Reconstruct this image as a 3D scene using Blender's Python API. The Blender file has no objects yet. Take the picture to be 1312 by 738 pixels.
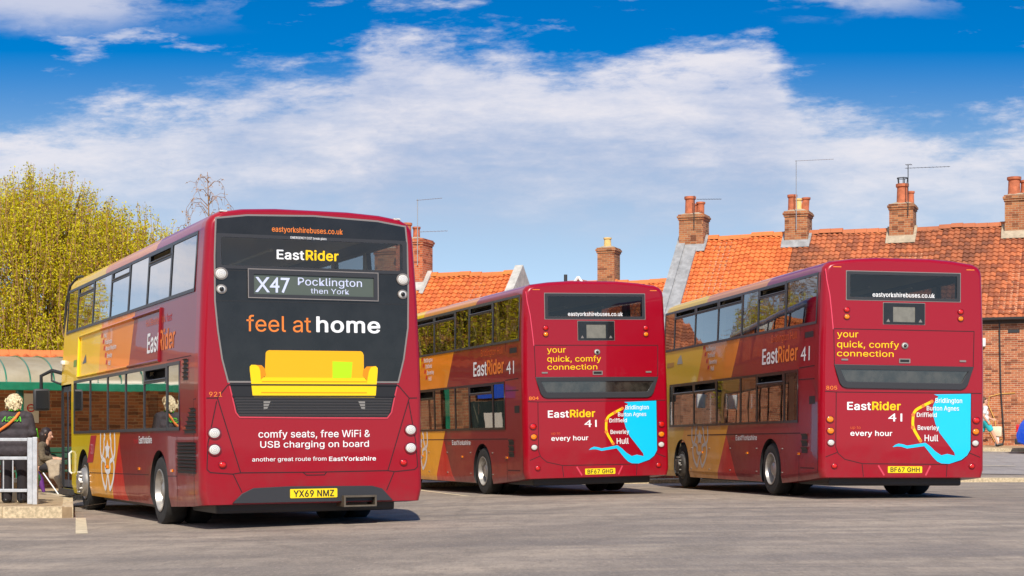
import bpy, bmesh, math, random, os
from mathutils import Vector, Matrix

C = bpy.context.scene
COL = C.collection
R = math.radians
random.seed(7)

# ------------------------------------------------------------------ camera
cam = bpy.data.cameras.new('camera')
cam_o = bpy.data.objects.new('camera', cam)
COL.objects.link(cam_o)
cam_o.location = (0, 0, 1.017)
cam_o.rotation_euler = (R(90), 0, 0)
cam.sensor_width = 36.0
cam.lens = 2206.0 / 1312.0 * 36.0
cam.shift_y = (569.577 - 369.0) / 1312.0
cam.clip_start = 0.1
cam.clip_end = 3000
C.camera = cam_o

# ------------------------------------------------------------------ sky and sun
SUN_AZ, SUN_EL = 4.0, 41.0        # sun behind the camera, a little to the right
sdir = Vector((math.sin(R(SUN_AZ)) * math.cos(R(SUN_EL)), -math.cos(R(SUN_AZ)) * math.cos(R(SUN_EL)), math.sin(R(SUN_EL))))
sun = bpy.data.lights.new('sun', 'SUN')
sun.energy = 5.0
sun.angle = R(0.5)
sun.color = (1.0, 0.93, 0.82)
sun_o = bpy.data.objects.new('sun', sun)
COL.objects.link(sun_o)
sun_o.rotation_euler = (-sdir).to_track_quat('-Z', 'Y').to_euler()
sun_o.location = (20, -30, 40)

C.view_settings.view_transform = 'Standard'
C.view_settings.look = 'None'
C.view_settings.gamma = 1
C.view_settings.exposure = 0.0
C.view_settings.use_curve_mapping = False
C.cycles.max_bounces = 8
C.cycles.transparent_max_bounces = 16
C.cycles.caustics_reflective = False
C.cycles.caustics_refractive = False

W_ = bpy.data.worlds.new('World')
C.world = W_
W_.use_nodes = True


class NT:
    """short-hand for wiring shader nodes"""
    def __init__(s, tree):
        s.t = tree
    def n(s, typ, **kw):
        d = s.t.nodes.new(typ)
        for k, v in kw.items():
            setattr(d, k, v)
        return d
    def put(s, sock, v):
        if v is None:
            return
        if isinstance(v, bpy.types.NodeSocket):
            s.t.links.new(v, sock)
        else:
            sock.default_value = v
    def m(s, op, a, b=None, c=None, clamp=False):
        d = s.n('ShaderNodeMath', operation=op, use_clamp=clamp)
        s.put(d.inputs[0], a); s.put(d.inputs[1], b)
        if c is not None:
            s.put(d.inputs[2], c)
        return d.outputs[0]
    def mix(s, f, a, b, blend='MIX'):
        d = s.n('ShaderNodeMix', data_type='RGBA', blend_type=blend)
        s.put(d.inputs[0], f)
        s.put(d.inputs[6], a if isinstance(a, bpy.types.NodeSocket) else tuple(a)[:3] + (1,))
        s.put(d.inputs[7], b if isinstance(b, bpy.types.NodeSocket) else tuple(b)[:3] + (1,))
        return d.outputs[2]
    def ss(s, v, a, b):
        d = s.n('ShaderNodeMapRange', interpolation_type='SMOOTHSTEP')
        s.put(d.inputs[0], v); s.put(d.inputs[1], a); s.put(d.inputs[2], b)
        d.inputs[3].default_value = 0; d.inputs[4].default_value = 1
        return d.outputs[0]
    def noise(s, vec, scale, detail=4, rough=0.5, dist=0.0):
        d = s.n('ShaderNodeTexNoise')
        s.put(d.inputs['Vector'], vec); s.put(d.inputs['Scale'], scale)
        d.inputs['Detail'].default_value = detail
        d.inputs['Roughness'].default_value = rough
        d.inputs['Distortion'].default_value = dist
        return d.outputs[0]
    def xyz(s, vec):
        d = s.n('ShaderNodeSeparateXYZ'); s.put(d.inputs[0], vec)
        return d.outputs
    def vec(s, x, y, z):
        d = s.n('ShaderNodeCombineXYZ')
        s.put(d.inputs[0], x); s.put(d.inputs[1], y); s.put(d.inputs[2], z)
        return d.outputs[0]


def lin(r, g, b):
    f = lambda c: (c / 255 / 12.92) if c / 255 <= 0.04045 else ((c / 255 + 0.055) / 1.055) ** 2.4
    return (f(r), f(g), f(b), 1)


def build_world():
    t = NT(W_.node_tree)
    W_.node_tree.nodes.clear()
    out = t.n('ShaderNodeOutputWorld')
    bg = t.n('ShaderNodeBackground')
    bg.inputs[1].default_value = 0.118
    tc = t.n('ShaderNodeTexCoord')
    x, y, z = t.xyz(tc.outputs['Generated'])
    # the sky is looked up higher than the view so the deep blue of the clear April air comes low down
    sky = t.n('ShaderNodeTexSky', sky_type='NISHITA', sun_disc=False)
    sky.sun_elevation = R(SUN_EL)
    sky.sun_rotation = R(180 - SUN_AZ)
    sky.ozone_density = 3.0
    sky.air_density = 1.0
    sky.dust_density = 0.4
    zz = t.m('ADD', t.m('MULTIPLY', t.m('MAXIMUM', z, 0.0), 1.9), 0.05)
    t.put(sky.inputs[0], t.vec(x, y, zz))
    hs = t.n('ShaderNodeHueSaturation')
    t.put(hs.inputs['Color'], sky.outputs[0])
    ay = t.m('MAXIMUM', t.m('ABSOLUTE', y), 0.12)
    u = t.m('DIVIDE', x, ay)
    v = t.m('DIVIDE', t.m('MAXIMUM', z, -0.2), ay)
    up = t.ss(v, 0.12, 0.255)
    t.put(hs.inputs['Hue'], t.m('ADD', 0.488, t.m('MULTIPLY', up, 0.014)))
    t.put(hs.inputs['Saturation'], t.m('ADD', 0.78, t.m('MULTIPLY', up, 0.75)))
    t.put(hs.inputs['Value'], t.m('ADD', 1.30, t.m('MULTIPLY', up, 0.22)))
    # clouds
    warp = t.noise(t.vec(t.m('MULTIPLY', u, 9), t.m('MULTIPLY', v, 16), 0.3), 1.0, 5, 0.6)
    n1 = t.noise(t.vec(t.m('MULTIPLY', u, 7), t.m('MULTIPLY', v, 24), t.m('MULTIPLY', warp, 1.4)), 1.0, 8, 0.62)
    n2 = t.noise(t.vec(t.m('ADD', t.m('MULTIPLY', u, 16), 4.2), t.m('MULTIPLY', v, 70), t.m('MULTIPLY', warp, 2.0)), 1.0, 7, 0.6)
    n3 = t.noise(t.vec(t.m('MULTIPLY', t.m('ADD', u, t.m('MULTIPLY', v, 0.8)), 30), t.m('MULTIPLY', t.m('SUBTRACT', v, t.m('MULTIPLY', u, 0.12)), 120), t.m('MULTIPLY', warp, 3.0)), 1.0, 8, 0.68)
    fc = t.n('ShaderNodeFloatCurve')
    t.put(fc.inputs['Value'], t.m('MULTIPLY_ADD', u, 1.25, 0.5, clamp=True))
    pts = [(-120, 150), (60, 168), (150, 140), (250, 118), (330, 88), (385, 80), (440, 74), (500, 30), (560, 44), (640, 62), (720, 82),
           (800, 80), (870, 70), (925, 62), (965, 46), (1000, 84), (1040, 132), (1100, 148), (1200, 168), (1320, 172)]
    cm = fc.mapping.curves[0]
    P = [((px - 656) / 2206 * 1.25 + 0.5, ((569.6 - py) / 2206 - 0.1) * 5) for px, py in pts]
    P = [(0.0, P[0][1])] + P + [(1.0, P[-1][1])]
    while len(cm.points) < len(P):
        cm.points.new(0.5, 0.5)
    for pt, p in zip(cm.points, P):
        pt.location = p
    fc.mapping.update()
    vt = t.m('ADD', t.m('MULTIPLY', fc.outputs[0], 0.2), 0.1)
    d0 = t.m('SUBTRACT', vt, v)
    d1 = t.m('ADD', d0, t.m('MULTIPLY', t.m('SUBTRACT', n1, 0.5), 0.115))
    d1 = t.m('ADD', d1, t.m('MULTIPLY', t.m('SUBTRACT', n2, 0.5), 0.05))
    d1 = t.m('ADD', d1, t.m('MULTIPLY', t.m('SUBTRACT', n3, 0.5), 0.05))
    top = t.ss(d1, -0.014, 0.024)
    low = t.ss(t.m('ADD', v, t.m('MULTIPLY', t.m('SUBTRACT', n1, 0.5), 0.05)), 0.095, 0.175)
    body = t.m('MULTIPLY', t.m('MULTIPLY', top, low), t.m('MULTIPLY_ADD', n1, 1.05, t.m('ADD', t.m('MULTIPLY_ADD', n2, 0.65, -0.25), t.m('MULTIPLY', n3, 0.35)), clamp=True))
    # high wisps, a broad veil at the upper left, a thin one at the upper right
    wl = t.m('MULTIPLY', t.ss(t.m('ADD', u, t.m('MULTIPLY', t.m('SUBTRACT', n1, 0.5), 0.3)), -0.15, -0.23), t.ss(t.m('ADD', v, t.m('MULTIPLY', t.m('SUBTRACT', n1, 0.5), 0.04)), 0.235, 0.258))
    wisp = t.m('MULTIPLY', t.ss(t.m('ADD', n2, t.m('MULTIPLY', t.m('SUBTRACT', n1, 0.5), 0.5)), 0.57, 0.76), t.ss(v, 0.17, 0.2))
    wr = t.m('MULTIPLY', t.ss(t.m('ADD', u, t.m('MULTIPLY', t.m('SUBTRACT', n2, 0.5), 0.2)), 0.15, 0.2), t.m('MULTIPLY', t.ss(t.m('ADD', u, t.m('MULTIPLY', t.m('SUBTRACT', n1, 0.5), 0.25)), 0.26, 0.21), t.ss(t.m('ADD', v, t.m('MULTIPLY', t.m('SUBTRACT', n1, 0.5), 0.05)), 0.243, 0.26)))
    dens = t.m('MAXIMUM', t.m('MAXIMUM', body, t.m('MULTIPLY', wl, 0.72)), t.m('MAXIMUM', t.m('MULTIPLY', wisp, 0.62), t.m('MULTIPLY', wr, 0.6)))
    # sunlit cloud: whiter near its top edge, greyer within
    shade = t.ss(t.m('ADD', d0, t.m('ADD', t.m('MULTIPLY', t.m('SUBTRACT', n1, 0.5), -0.26), t.m('MULTIPLY', t.m('SUBTRACT', n2, 0.5), -0.10))), -0.01, 0.12)
    cc = t.mix(shade, (7.5, 7.2, 7.5), (4.6, 4.9, 6.2))
    colr = t.mix(t.m('MULTIPLY', dens, 0.9), hs.outputs[0], cc)
    t.put(bg.inputs[0], colr)
    t.t.links.new(bg.outputs[0], out.inputs[0])


build_world()

# ------------------------------------------------------------------ helpers: objects
def tag(o, label=None, cat=None, group=None, kind=None):
    for k, v in (('label', label), ('category', cat), ('group', group), ('kind', kind)):
        if v:
            o[k] = v
    return o


def empty(name, loc=(0, 0, 0), rot=(0, 0, 0), parent=None):
    o = bpy.data.objects.new(name, None)
    COL.objects.link(o)
    o.location = loc
    o.rotation_euler = rot
    o.empty_display_size = 0.3
    if parent:
        o.parent = parent
    return o


def link(name, me, parent=None, mats=None):
    o = bpy.data.objects.new(name, me)
    COL.objects.link(o)
    if mats is not None:
        me.materials.clear()
        for m_ in (mats if isinstance(mats, (list, tuple)) else [mats]):
            me.materials.append(m_)
    if parent:
        o.parent = parent
    return o


def soften(me, angle=32):
    bm = bmesh.new(); bm.from_mesh(me)
    for f in bm.faces:
        f.smooth = True
    for e in bm.edges:
        e.smooth = not (len(e.link_faces) == 2 and e.calc_face_angle(0) > R(angle))
    bm.to_mesh(me); bm.free()


class MB:
    def __init__(s):
        s.v = []; s.f = []; s.mi = []; s.cur = 0
    def add(s, vs, fs):
        o = len(s.v)
        s.v += [tuple(p) for p in vs]
        for f in fs:
            s.f.append(tuple(i + o for i in f)); s.mi.append(s.cur)
    def box(s, x0, x1, y0, y1, z0, z1):
        s.add([(x0, y0, z0), (x1, y0, z0), (x1, y1, z0), (x0, y1, z0), (x0, y0, z1), (x1, y0, z1), (x1, y1, z1), (x0, y1, z1)],
              [(0, 3, 2, 1), (4, 5, 6, 7), (0, 1, 5, 4), (1, 2, 6, 5), (2, 3, 7, 6), (3, 0, 4, 7)])
        return s
    def cbox(s, x0, x1, y0, y1, z0, z1, c=0.01):
        """box with chamfered edges"""
        bm = bmesh.new()
        bmesh.ops.create_cube(bm, size=1)
        for v in bm.verts:
            v.co = Vector((x0 + (v.co.x + .5) * (x1 - x0), y0 + (v.co.y + .5) * (y1 - y0), z0 + (v.co.z + .5) * (z1 - z0)))
        bmesh.ops.bevel(bm, geom=bm.edges[:], offset=c, segments=2, affect='EDGES', profile=0.6)
        bm.verts.index_update()
        s.add([v.co[:] for v in bm.verts], [[v.index for v in f.verts] for f in bm.faces])
        bm.free()
        return s
    def tube(s, pts, r, n=8, cap=True):
        pts = [Vector(p) for p in pts]
        rs = r if isinstance(r, (list, tuple)) else [r] * len(pts)
        rings = []
        nrm = None
        for i, p in enumerate(pts):
            d = (pts[min(i + 1, len(pts) - 1)] - pts[max(i - 1, 0)]).normalized()
            if nrm is None:
                a = Vector((0, 0, 1)) if abs(d.z) < .9 else Vector((1, 0, 0))
                nrm = d.cross(a).normalized()
            nrm = (nrm - d * nrm.dot(d)).normalized()
            b = d.cross(nrm)
            rings.append([p + (nrm * math.cos(k * 2 * math.pi / n) + b * math.sin(k * 2 * math.pi / n)) * rs[i] for k in range(n)])
        vs = [q for rg in rings for q in rg]
        fs = []
        for i in range(len(pts) - 1):
            for k in range(n):
                fs.append((i * n + k, i * n + (k + 1) % n, (i + 1) * n + (k + 1) % n, (i + 1) * n + k))
        if cap:
            fs.append(tuple(range(n - 1, -1, -1)))
            fs.append(tuple((len(pts) - 1) * n + k for k in range(n)))
        s.add(vs, fs)
        return s
    def lathe(s, prof, axis='z', n=24, o=(0, 0, 0)):
        """profile of (radius, height) turned about an axis through o; open or closed as the profile says"""
        vs = []
        for r, h in prof:
            for k in range(n):
                a = 2 * math.pi * k / n
                p, q = r * math.cos(a), r * math.sin(a)
                vs.append({'z': (p, q, h), 'x': (h, p, q), 'y': (q, h, p)}[axis])
        vs = [(a + o[0], b + o[1], c + o[2]) for a, b, c in vs]
        fs = []
        for i in range(len(prof) - 1):
            for k in range(n):
                fs.append((i * n + k, i * n + (k + 1) % n, (i + 1) * n + (k + 1) % n, (i + 1) * n + k))
        if prof[0][0] > 1e-4:
            pass
        s.add(vs, fs)
        return s
    def prism(s, poly, fn, d0, d1):
        """poly of (u,v); fn(u,v,w) gives the point; closed prism from w=d0 to w=d1"""
        n = len(poly)
        vs = [fn(u, v, d0) for u, v in poly] + [fn(u, v, d1) for u, v in poly]
        fs = [tuple(range(n - 1, -1, -1)), tuple(range(n, 2 * n))]
        for k in range(n):
            fs.append((k, (k + 1) % n, n + (k + 1) % n, n + k))
        s.add(vs, fs)
        return s
    def mesh(s, name, fix=True):
        me = bpy.data.meshes.new(name)
        me.from_pydata(s.v, [], s.f)
        me.polygons.foreach_set('material_index', s.mi)
        if fix:
            bm = bmesh.new(); bm.from_mesh(me)
            bmesh.ops.remove_doubles(bm, verts=bm.verts[:], dist=1e-5)
            bmesh.ops.recalc_face_normals(bm, faces=bm.faces[:])
            bm.to_mesh(me); bm.free()
        me.update()
        return me
    def build(s, name, mats, parent=None, smooth=None, fix=True):
        me = s.mesh(name, fix)
        o = link(name, me, parent, mats)
        if smooth:
            soften(me, smooth)
        return o


REAR = lambda u, v, w: (u, -w, v)          # a rear panel seen from behind the bus


def curve_mesh(loops, extrude=0.0, bevel=0.0, res=1):
    cu = bpy.data.curves.new('outline', 'CURVE')
    cu.dimensions = '2D'; cu.fill_mode = 'BOTH'; cu.extrude = extrude; cu.bevel_depth = bevel; cu.bevel_resolution = 1
    for lp in loops:
        sp = cu.splines.new('POLY')
        sp.points.add(len(lp) - 1)
        for p, q in zip(sp.points, lp):
            p.co = (q[0], q[1], 0, 1)
        sp.use_cyclic_u = True
    o = bpy.data.objects.new('outline', cu)
    me = bpy.data.meshes.new_from_object(o)
    bpy.data.objects.remove(o); bpy.data.curves.remove(cu)
    return me


def plate(name, loops, mat, parent, fn, base=0.0, thick=0.0, bevel=0.0):
    """flat piece cut to the outlines (inner outlines are holes), standing 'base' off the surface"""
    if loops and not isinstance(loops[0][0], (list, tuple)):
        loops = [loops]
    me = curve_mesh(loops, thick / 2 if thick else 0.0, bevel)
    for v in me.vertices:
        x, y, z = v.co
        v.co = fn(x, y, base + (z + thick / 2 if thick else 0))
    o = link(name, me, parent, mat)
    bm = bmesh.new(); bm.from_mesh(me)
    bmesh.ops.remove_doubles(bm, verts=bm.verts[:], dist=1e-5)
    if thick:
        bmesh.ops.recalc_face_normals(bm, faces=bm.faces[:])
    bm.to_mesh(me); bm.free()
    return o


def rect(x0, x1, z0, z1, r=0.0, n=5):
    if r <= 0:
        return [(x0, z0), (x1, z0), (x1, z1), (x0, z1)]
    out = []
    for cx, cz, a0 in ((x1 - r, z0 + r, -90), (x1 - r, z1 - r, 0), (x0 + r, z1 - r, 90), (x0 + r, z0 + r, 180)):
        for k in range(n + 1):
            a = R(a0 + 90 * k / n)
            out.append((cx + r * math.cos(a), cz + r * math.sin(a)))
    return out


def stroke(pts, w, closed=False):
    """outline of a polyline of width w"""
    P = [Vector(p) for p in pts]
    L, Rr = [], []
    n = len(P)
    for i, p in enumerate(P):
        a = P[(i - 1) % n] if (closed or i > 0) else None
        b = P[(i + 1) % n] if (closed or i < n - 1) else None
        d1 = (p - a).normalized() if a is not None else (b - p).normalized()
        d2 = (b - p).normalized() if b is not None else d1
        nn = Vector((-d1.y - d2.y, d1.x + d2.x))
        if nn.length < 1e-6:
            nn = Vector((-d1.y, d1.x))
        nn.normalize()
        k = 1 / max(0.5, nn.dot(Vector((-d1.y, d1.x))))
        L.append(tuple(p + nn * w / 2 * k)); Rr.append(tuple(p - nn * w / 2 * k))
    if closed:
        return [L, Rr[::-1]]
    return [L + Rr[::-1]]


FONT = None
try:
    _p = bpy.utils.system_resource('DATAFILES', path='fonts')
    _f = os.path.join(_p, 'Inter.woff2')
    if os.path.exists(_f):
        FONT = bpy.data.fonts.load(_f)
except Exception:
    FONT = None


def text(s, u0, u1, z0, z1, mat, parent, fn, base=0.004, weight=0.0, name='lettering', shear=0.0):
    """lettering from u0 to u1, baseline z0, top of the tallest letter z1"""
    cu = bpy.data.curves.new('lettering', 'FONT')
    cu.body = s
    if FONT and '4' not in s:
        cu.font = FONT
    cu.shear = shear
    cu.space_character = 1.0 + weight * 1.2
    cu.resolution_u = 3
    o = bpy.data.objects.new('lettering', cu)
    me = bpy.data.meshes.new_from_object(o)
    bpy.data.objects.remove(o); bpy.data.curves.remove(cu)
    if not me.vertices:
        return None
    xs = [v.co.x for v in me.vertices]; ys = [v.co.y for v in me.vertices]
    x0, x1, yt = min(xs), max(xs), max(ys)
    h = z1 - z0
    e = max(0.0, weight) * 1.25            # stroke thickening, in letter heights
    sx = (u1 - u0 - 2 * e * h) / (x1 - x0); sy = (h - 2 * e * h * 0.6) / yt
    P = [((v.co.x - x0) * sx, v.co.y * sy) for v in me.vertices]
    F = [tuple(p.vertices) for p in me.polygons]
    bpy.data.meshes.remove(me)
    offs = [(0, 0)] if e == 0 else [(0, 0)] + [(math.cos(k * math.pi / 4), math.sin(k * math.pi / 4)) for k in range(8)]
    mb = MB()
    for k, (ox, oz) in enumerate(offs):
        mb.add([fn(u0 + e * h + px + ox * e * h, z0 + e * h * 0.6 + pz + oz * e * h * 0.6, base + k * 0.00025) for px, pz in P], F)
    me = mb.mesh(name, fix=False)
    return link(name, me, parent, mat)


# ------------------------------------------------------------------ helpers: materials
MATS = {}


def mat(name, col=(0.5, 0.5, 0.5), rough=0.5, metal=0.0, coat=0.0, spec=0.5, var=0.0, vscale=3.0, bump=0.0, bscale=40.0, emit=0.0):
    if name in MATS:
        return MATS[name]
    m_ = bpy.data.materials.new(name); m_.use_nodes = True
    t = NT(m_.node_tree)
    b = m_.node_tree.nodes['Principled BSDF']
    b.inputs['Roughness'].default_value = rough
    b.inputs['Metallic'].default_value = metal
    b.inputs['Coat Weight'].default_value = coat
    b.inputs['Coat Roughness'].default_value = 0.04
    b.inputs['Specular IOR Level'].default_value = spec
    c = tuple(col)[:3] + (1,)
    tc = t.n('ShaderNodeTexCoord')
    if var:
        nz = t.noise(tc.outputs['Object'], vscale, 6, 0.6)
        t.put(b.inputs['Base Color'], t.mix(t.ss(nz, 0.25, 0.75), tuple(x * (1 - var) for x in c[:3]), tuple(min(1, x * (1 + var)) for x in c[:3])))
    else:
        b.inputs['Base Color'].default_value = c
    if bump:
        bp = t.n('ShaderNodeBump'); bp.inputs['Strength'].default_value = bump; bp.inputs['Distance'].default_value = 0.02
        t.put(bp.inputs['Height'], t.noise(tc.outputs['Object'], bscale, 5, 0.6))
        t.put(b.inputs['Normal'], bp.outputs[0])
    if emit:
        b.inputs['Emission Color'].default_value = c
        b.inputs['Emission Strength'].default_value = emit
    MATS[name] = m_
    return m_


def paint_finish(t, b, tc, colour, grime=0.35):
    """automotive lacquer with road dirt: dust rising from the skirts and faint streaks"""
    x, y, z = t.xyz(tc.outputs['Object'])
    n1 = t.noise(tc.outputs['Object'], 1.7, 7, 0.65)
    n2 = t.noise(t.vec(t.m('MULTIPLY', x, 14), t.m('MULTIPLY', y, 14), t.m('MULTIPLY', z, 1.1)), 1.0, 5, 0.6)
    film = t.m('MULTIPLY', t.ss(z, 1.5, 0.25), t.ss(n1, 0.35, 0.75))
    streak = t.m('MULTIPLY', t.ss(n2, 0.55, 0.85), 0.10)
    f = t.m('ADD', t.m('MULTIPLY', film, grime), streak, clamp=True)
    colr = t.mix(t.m('MULTIPLY', f, 0.6), colour, lin(92, 62, 54))
    t.put(b.inputs['Base Color'], colr)
    t.put(b.inputs['Roughness'], t.m('ADD', 0.30, t.m('MULTIPLY', f, 0.5)))
    b.inputs['Coat Weight'].default_value = 0.42
    b.inputs['Specular IOR Level'].default_value = 0.3
    t.put(b.inputs['Coat Roughness'], t.m('ADD', 0.02, t.m('MULTIPLY', f, 0.35)))
    # panels are never perfectly flat
    bp = t.n('ShaderNodeBump'); bp.inputs['Strength'].default_value = 0.12; bp.inputs['Distance'].default_value = 0.02
    t.put(bp.inputs['Height'], t.noise(tc.outputs['Object'], 1.3, 2, 0.4))
    t.put(b.inputs['Normal'], bp.outputs[0]); t.put(b.inputs['Coat Normal'], bp.outputs[0])


YEL = lin(250, 204, 34); YGR = lin(224, 198, 26); ORA = lin(250, 172, 42); ORD = lin(240, 140, 30)
MAR = lin(134, 26, 36); MARP = lin(150, 62, 88); REDS = lin(214, 34, 34); REDR = lin(154, 0, 27); PEACH = lin(226, 150, 84)


def livery(name, kind):
    m_ = bpy.data.materials.new(name); m_.use_nodes = True
    t = NT(m_.node_tree)
    b = m_.node_tree.nodes['Principled BSDF']
    tc = t.n('ShaderNodeTexCoord')
    x, y, z = t.xyz(tc.outputs['Object'])
    def beyond(y1, z1, y2, z2):
        """1 where the point lies forward of the slanted line"""
        k = (y2 - y1) / (z2 - z1)
        return t.m('GREATER_THAN', y, t.m('MULTIPLY_ADD', z, k, y1 - k * z1))
    A = kind == 'A'
    # upper band
    c = t.mix(beyond(*((4.19, 3.13, 4.53, 2.31) if A else (4.43, 3.11, 4.97, 2.31))), MAR, ORD)
    if A:
        c = t.mix(beyond(6.73, 2.99, 6.23, 2.36), c, ORA)
    c = t.mix(beyond(*((6.84, 3.1, 6.97, 2.25) if A else (6.86, 3.12, 7.33, 2.3))), c, YEL if A else lin(250, 204, 34))
    # lower band
    lo = t.mix(beyond(5.24, 1.2, 4.70, 0.27) if A else beyond(5.27, 1.12, 4.63, 0.30), MAR, REDS)
    lo = t.mix(beyond(5.17, 1.31, 5.92, 0.26) if A else beyond(5.13, 1.38, 5.92, 0.30), lo, ORA)
    lo = t.mix(beyond(7.64, 1.29, 7.93, 0.83) if A else beyond(8.3, 1.3, 8.9, 0.4), lo, YGR if A else lin(240, 188, 36))
    c = t.mix(t.m('LESS_THAN', z, 1.9), c, lo)
    # cove and roof
    ro = t.mix(beyond(2.95, 4.0, 2.75, 4.2), MARP, PEACH)
    ro = t.mix(t.m('GREATER_THAN', y, 6.8), ro, YEL)
    ro = t.mix(t.m('LESS_THAN', y, 0.0 if not A else 0.15), ro, REDR)
    c = t.mix(t.m('GREATER_THAN', z, 3.96), c, ro)
    # the rear and its corners are plain red
    c = t.mix(t.m('LESS_THAN', y, 0.30 if A else 0.12), c, REDR)
    paint_finish(t, b, tc, c, 0.55)
    return m_


def plain_paint(name, col, grime=0.2):
    m_ = bpy.data.materials.new(name); m_.use_nodes = True
    t = NT(m_.node_tree)
    paint_finish(t, m_.node_tree.nodes['Principled BSDF'], t.n('ShaderNodeTexCoord'), col, grime)
    return m_


def glass(name, tint=(0.30, 0.33, 0.34), boost=1.25, wob=0.06, dust=0.03):
    m_ = bpy.data.materials.new(name); m_.use_nodes = True
    nt = m_.node_tree; nt.nodes.clear()
    t = NT(nt)
    out = t.n('ShaderNodeOutputMaterial')
    tr = t.n('ShaderNodeBsdfTransparent'); tr.inputs[0].default_value = tuple(tint) + (1,)
    gl = t.n('ShaderNodeBsdfGlossy'); gl.inputs['Roughness'].default_value = 0.015
    fr = t.n('ShaderNodeLayerWeight'); fr.inputs['Blend'].default_value = 0.5
    sch = t.m('MULTIPLY_ADD', t.m('POWER', fr.outputs['Facing'], 5.0), 0.93, 0.07)
    tc = t.n('ShaderNodeTexCoord')
    bp = t.n('ShaderNodeBump'); bp.inputs['Strength'].default_value = wob; bp.inputs['Distance'].default_value = 0.03
    t.put(bp.inputs['Height'], t.noise(tc.outputs['Object'], 1.1, 2, 0.5))
    t.put(gl.inputs['Normal'], bp.outputs[0])
    mx = t.n('ShaderNodeMixShader')
    t.put(mx.inputs[0], t.m('MULTIPLY', sch, boost, clamp=True))
    nt.links.new(tr.outputs[0], mx.inputs[1]); nt.links.new(gl.outputs[0], mx.inputs[2])
    # dried dust film
    df = t.n('ShaderNodeBsdfDiffuse'); df.inputs[0].default_value = (0.35, 0.32, 0.28, 1)
    m2 = t.n('ShaderNodeMixShader')
    t.put(m2.inputs[0], t.m('MULTIPLY', t.ss(t.noise(tc.outputs['Object'], 2.5, 6, 0.7), 0.4, 0.8), dust))
    nt.links.new(mx.outputs[0], m2.inputs[1]); nt.links.new(df.outputs[0], m2.inputs[2])
    nt.links.new(m2.outputs[0], out.inputs[0])
    return m_


def brick_mat(name, c1, c2, mortar, bw=0.225, bh=0.075, stain=0.35):
    m_ = bpy.data.materials.new(name); m_.use_nodes = True
    t = NT(m_.node_tree)
    b = m_.node_tree.nodes['Principled BSDF']
    b.inputs['Roughness'].default_value = 0.9
    tc = t.n('ShaderNodeTexCoord')
    x, y, z = t.xyz(tc.outputs['Object'])
    nx = t.xyz(tc.outputs['Normal'])[0]
    side = t.m('GREATER_THAN', t.m('ABSOLUTE', nx), 0.6)
    d = t.n('ShaderNodeMix', data_type='FLOAT')
    t.put(d.inputs[0], side); t.put(d.inputs[2], x); t.put(d.inputs[3], y)
    br = t.n('ShaderNodeTexBrick')
    t.put(br.inputs['Vector'], t.vec(d.outputs[0], z, 0.0))
    br.inputs['Scale'].default_value = 1.0
    br.inputs['Brick Width'].default_value = bw
    br.inputs['Row Height'].default_value = bh
    br.inputs['Mortar Size'].default_value = 0.009
    br.inputs['Color1'].default_value = c1; br.inputs['Color2'].default_value = c2; br.inputs['Mortar'].default_value = mortar
    br.inputs['Bias'].default_value = -0.1
    nz = t.noise(tc.outputs['Object'], 0.9, 7, 0.65)
    nz2 = t.noise(t.vec(t.m('MULTIPLY', t.m('FLOOR', t.m('DIVIDE', d.outputs[0], bw)), 3.7), t.m('MULTIPLY', t.m('FLOOR', t.m('DIVIDE', z, bh)), 5.3), 0.0), 1.0, 0)
    c = t.mix(t.m('MULTIPLY', t.ss(nz2, 0.52, 0.75), 0.75), br.outputs[0], tuple(0.35 * v for v in c2[:3]))
    c = t.mix(t.m('MULTIPLY', t.ss(nz, 0.45, 0.8), stain), c, tuple(0.4 * v for v in mortar[:3]))
    t.put(b.inputs['Base Color'], c)
    bp = t.n('ShaderNodeBump'); bp.inputs['Strength'].default_value = 0.6; bp.inputs['Distance'].default_value = 0.01
    t.put(bp.inputs['Height'], t.m('ADD', t.m('MULTIPLY', br.outputs[1], -1.0), t.m('MULTIPLY', t.noise(tc.outputs['Object'], 60, 3), 0.3)))
    t.put(b.inputs['Normal'], bp.outputs[0])
    return m_


def tile_mat(name, base, alt, dark, lichen=(0.45, 0.33, 0.06), dirt=0.35, lic=0.2):
    """clay pantiles: a colour of its own for every tile, soot and lichen in patches"""
    m_ = bpy.data.materials.new(name); m_.use_nodes = True
    t = NT(m_.node_tree)
    b = m_.node_tree.nodes['Principled BSDF']
    b.inputs['Roughness'].default_value = 0.75
    tc = t.n('ShaderNodeTexCoord')
    at = t.n('ShaderNodeAttribute', attribute_name='tile')
    x, y, z = t.xyz(tc.outputs['Object'])
    c = t.mix(t.ss(at.outputs['Fac'], 0.15, 1.0), base, alt)
    n1 = t.noise(tc.outputs['Object'], 0.7, 7, 0.65)
    n2 = t.noise(tc.outputs['Object'], 3.5, 6, 0.7)
    n0 = t.noise(tc.outputs['Object'], 0.28, 5, 0.55)
    c = t.mix(t.m('MULTIPLY', t.ss(t.m('ADD', t.m('MULTIPLY_ADD', n0, 0.9, t.m('MULTIPLY', n1, 0.35)), t.m('MULTIPLY', at.outputs['Fac'], 0.14)), 0.5, 0.92), dirt), c, dark)
    c = t.mix(t.m('MULTIPLY', t.m('MULTIPLY', t.ss(n2, 0.48, 0.72), t.ss(n1, 0.55, 0.35)), lic), c, tuple(lichen) + (1,))
    t.put(b.inputs['Base Color'], c)
    bp = t.n('ShaderNodeBump'); bp.inputs['Strength'].default_value = 0.25; bp.inputs['Distance'].default_value = 0.01
    t.put(bp.inputs['Height'], t.noise(tc.outputs['Object'], 30, 4))
    t.put(b.inputs['Normal'], bp.outputs[0])
    return m_


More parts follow.
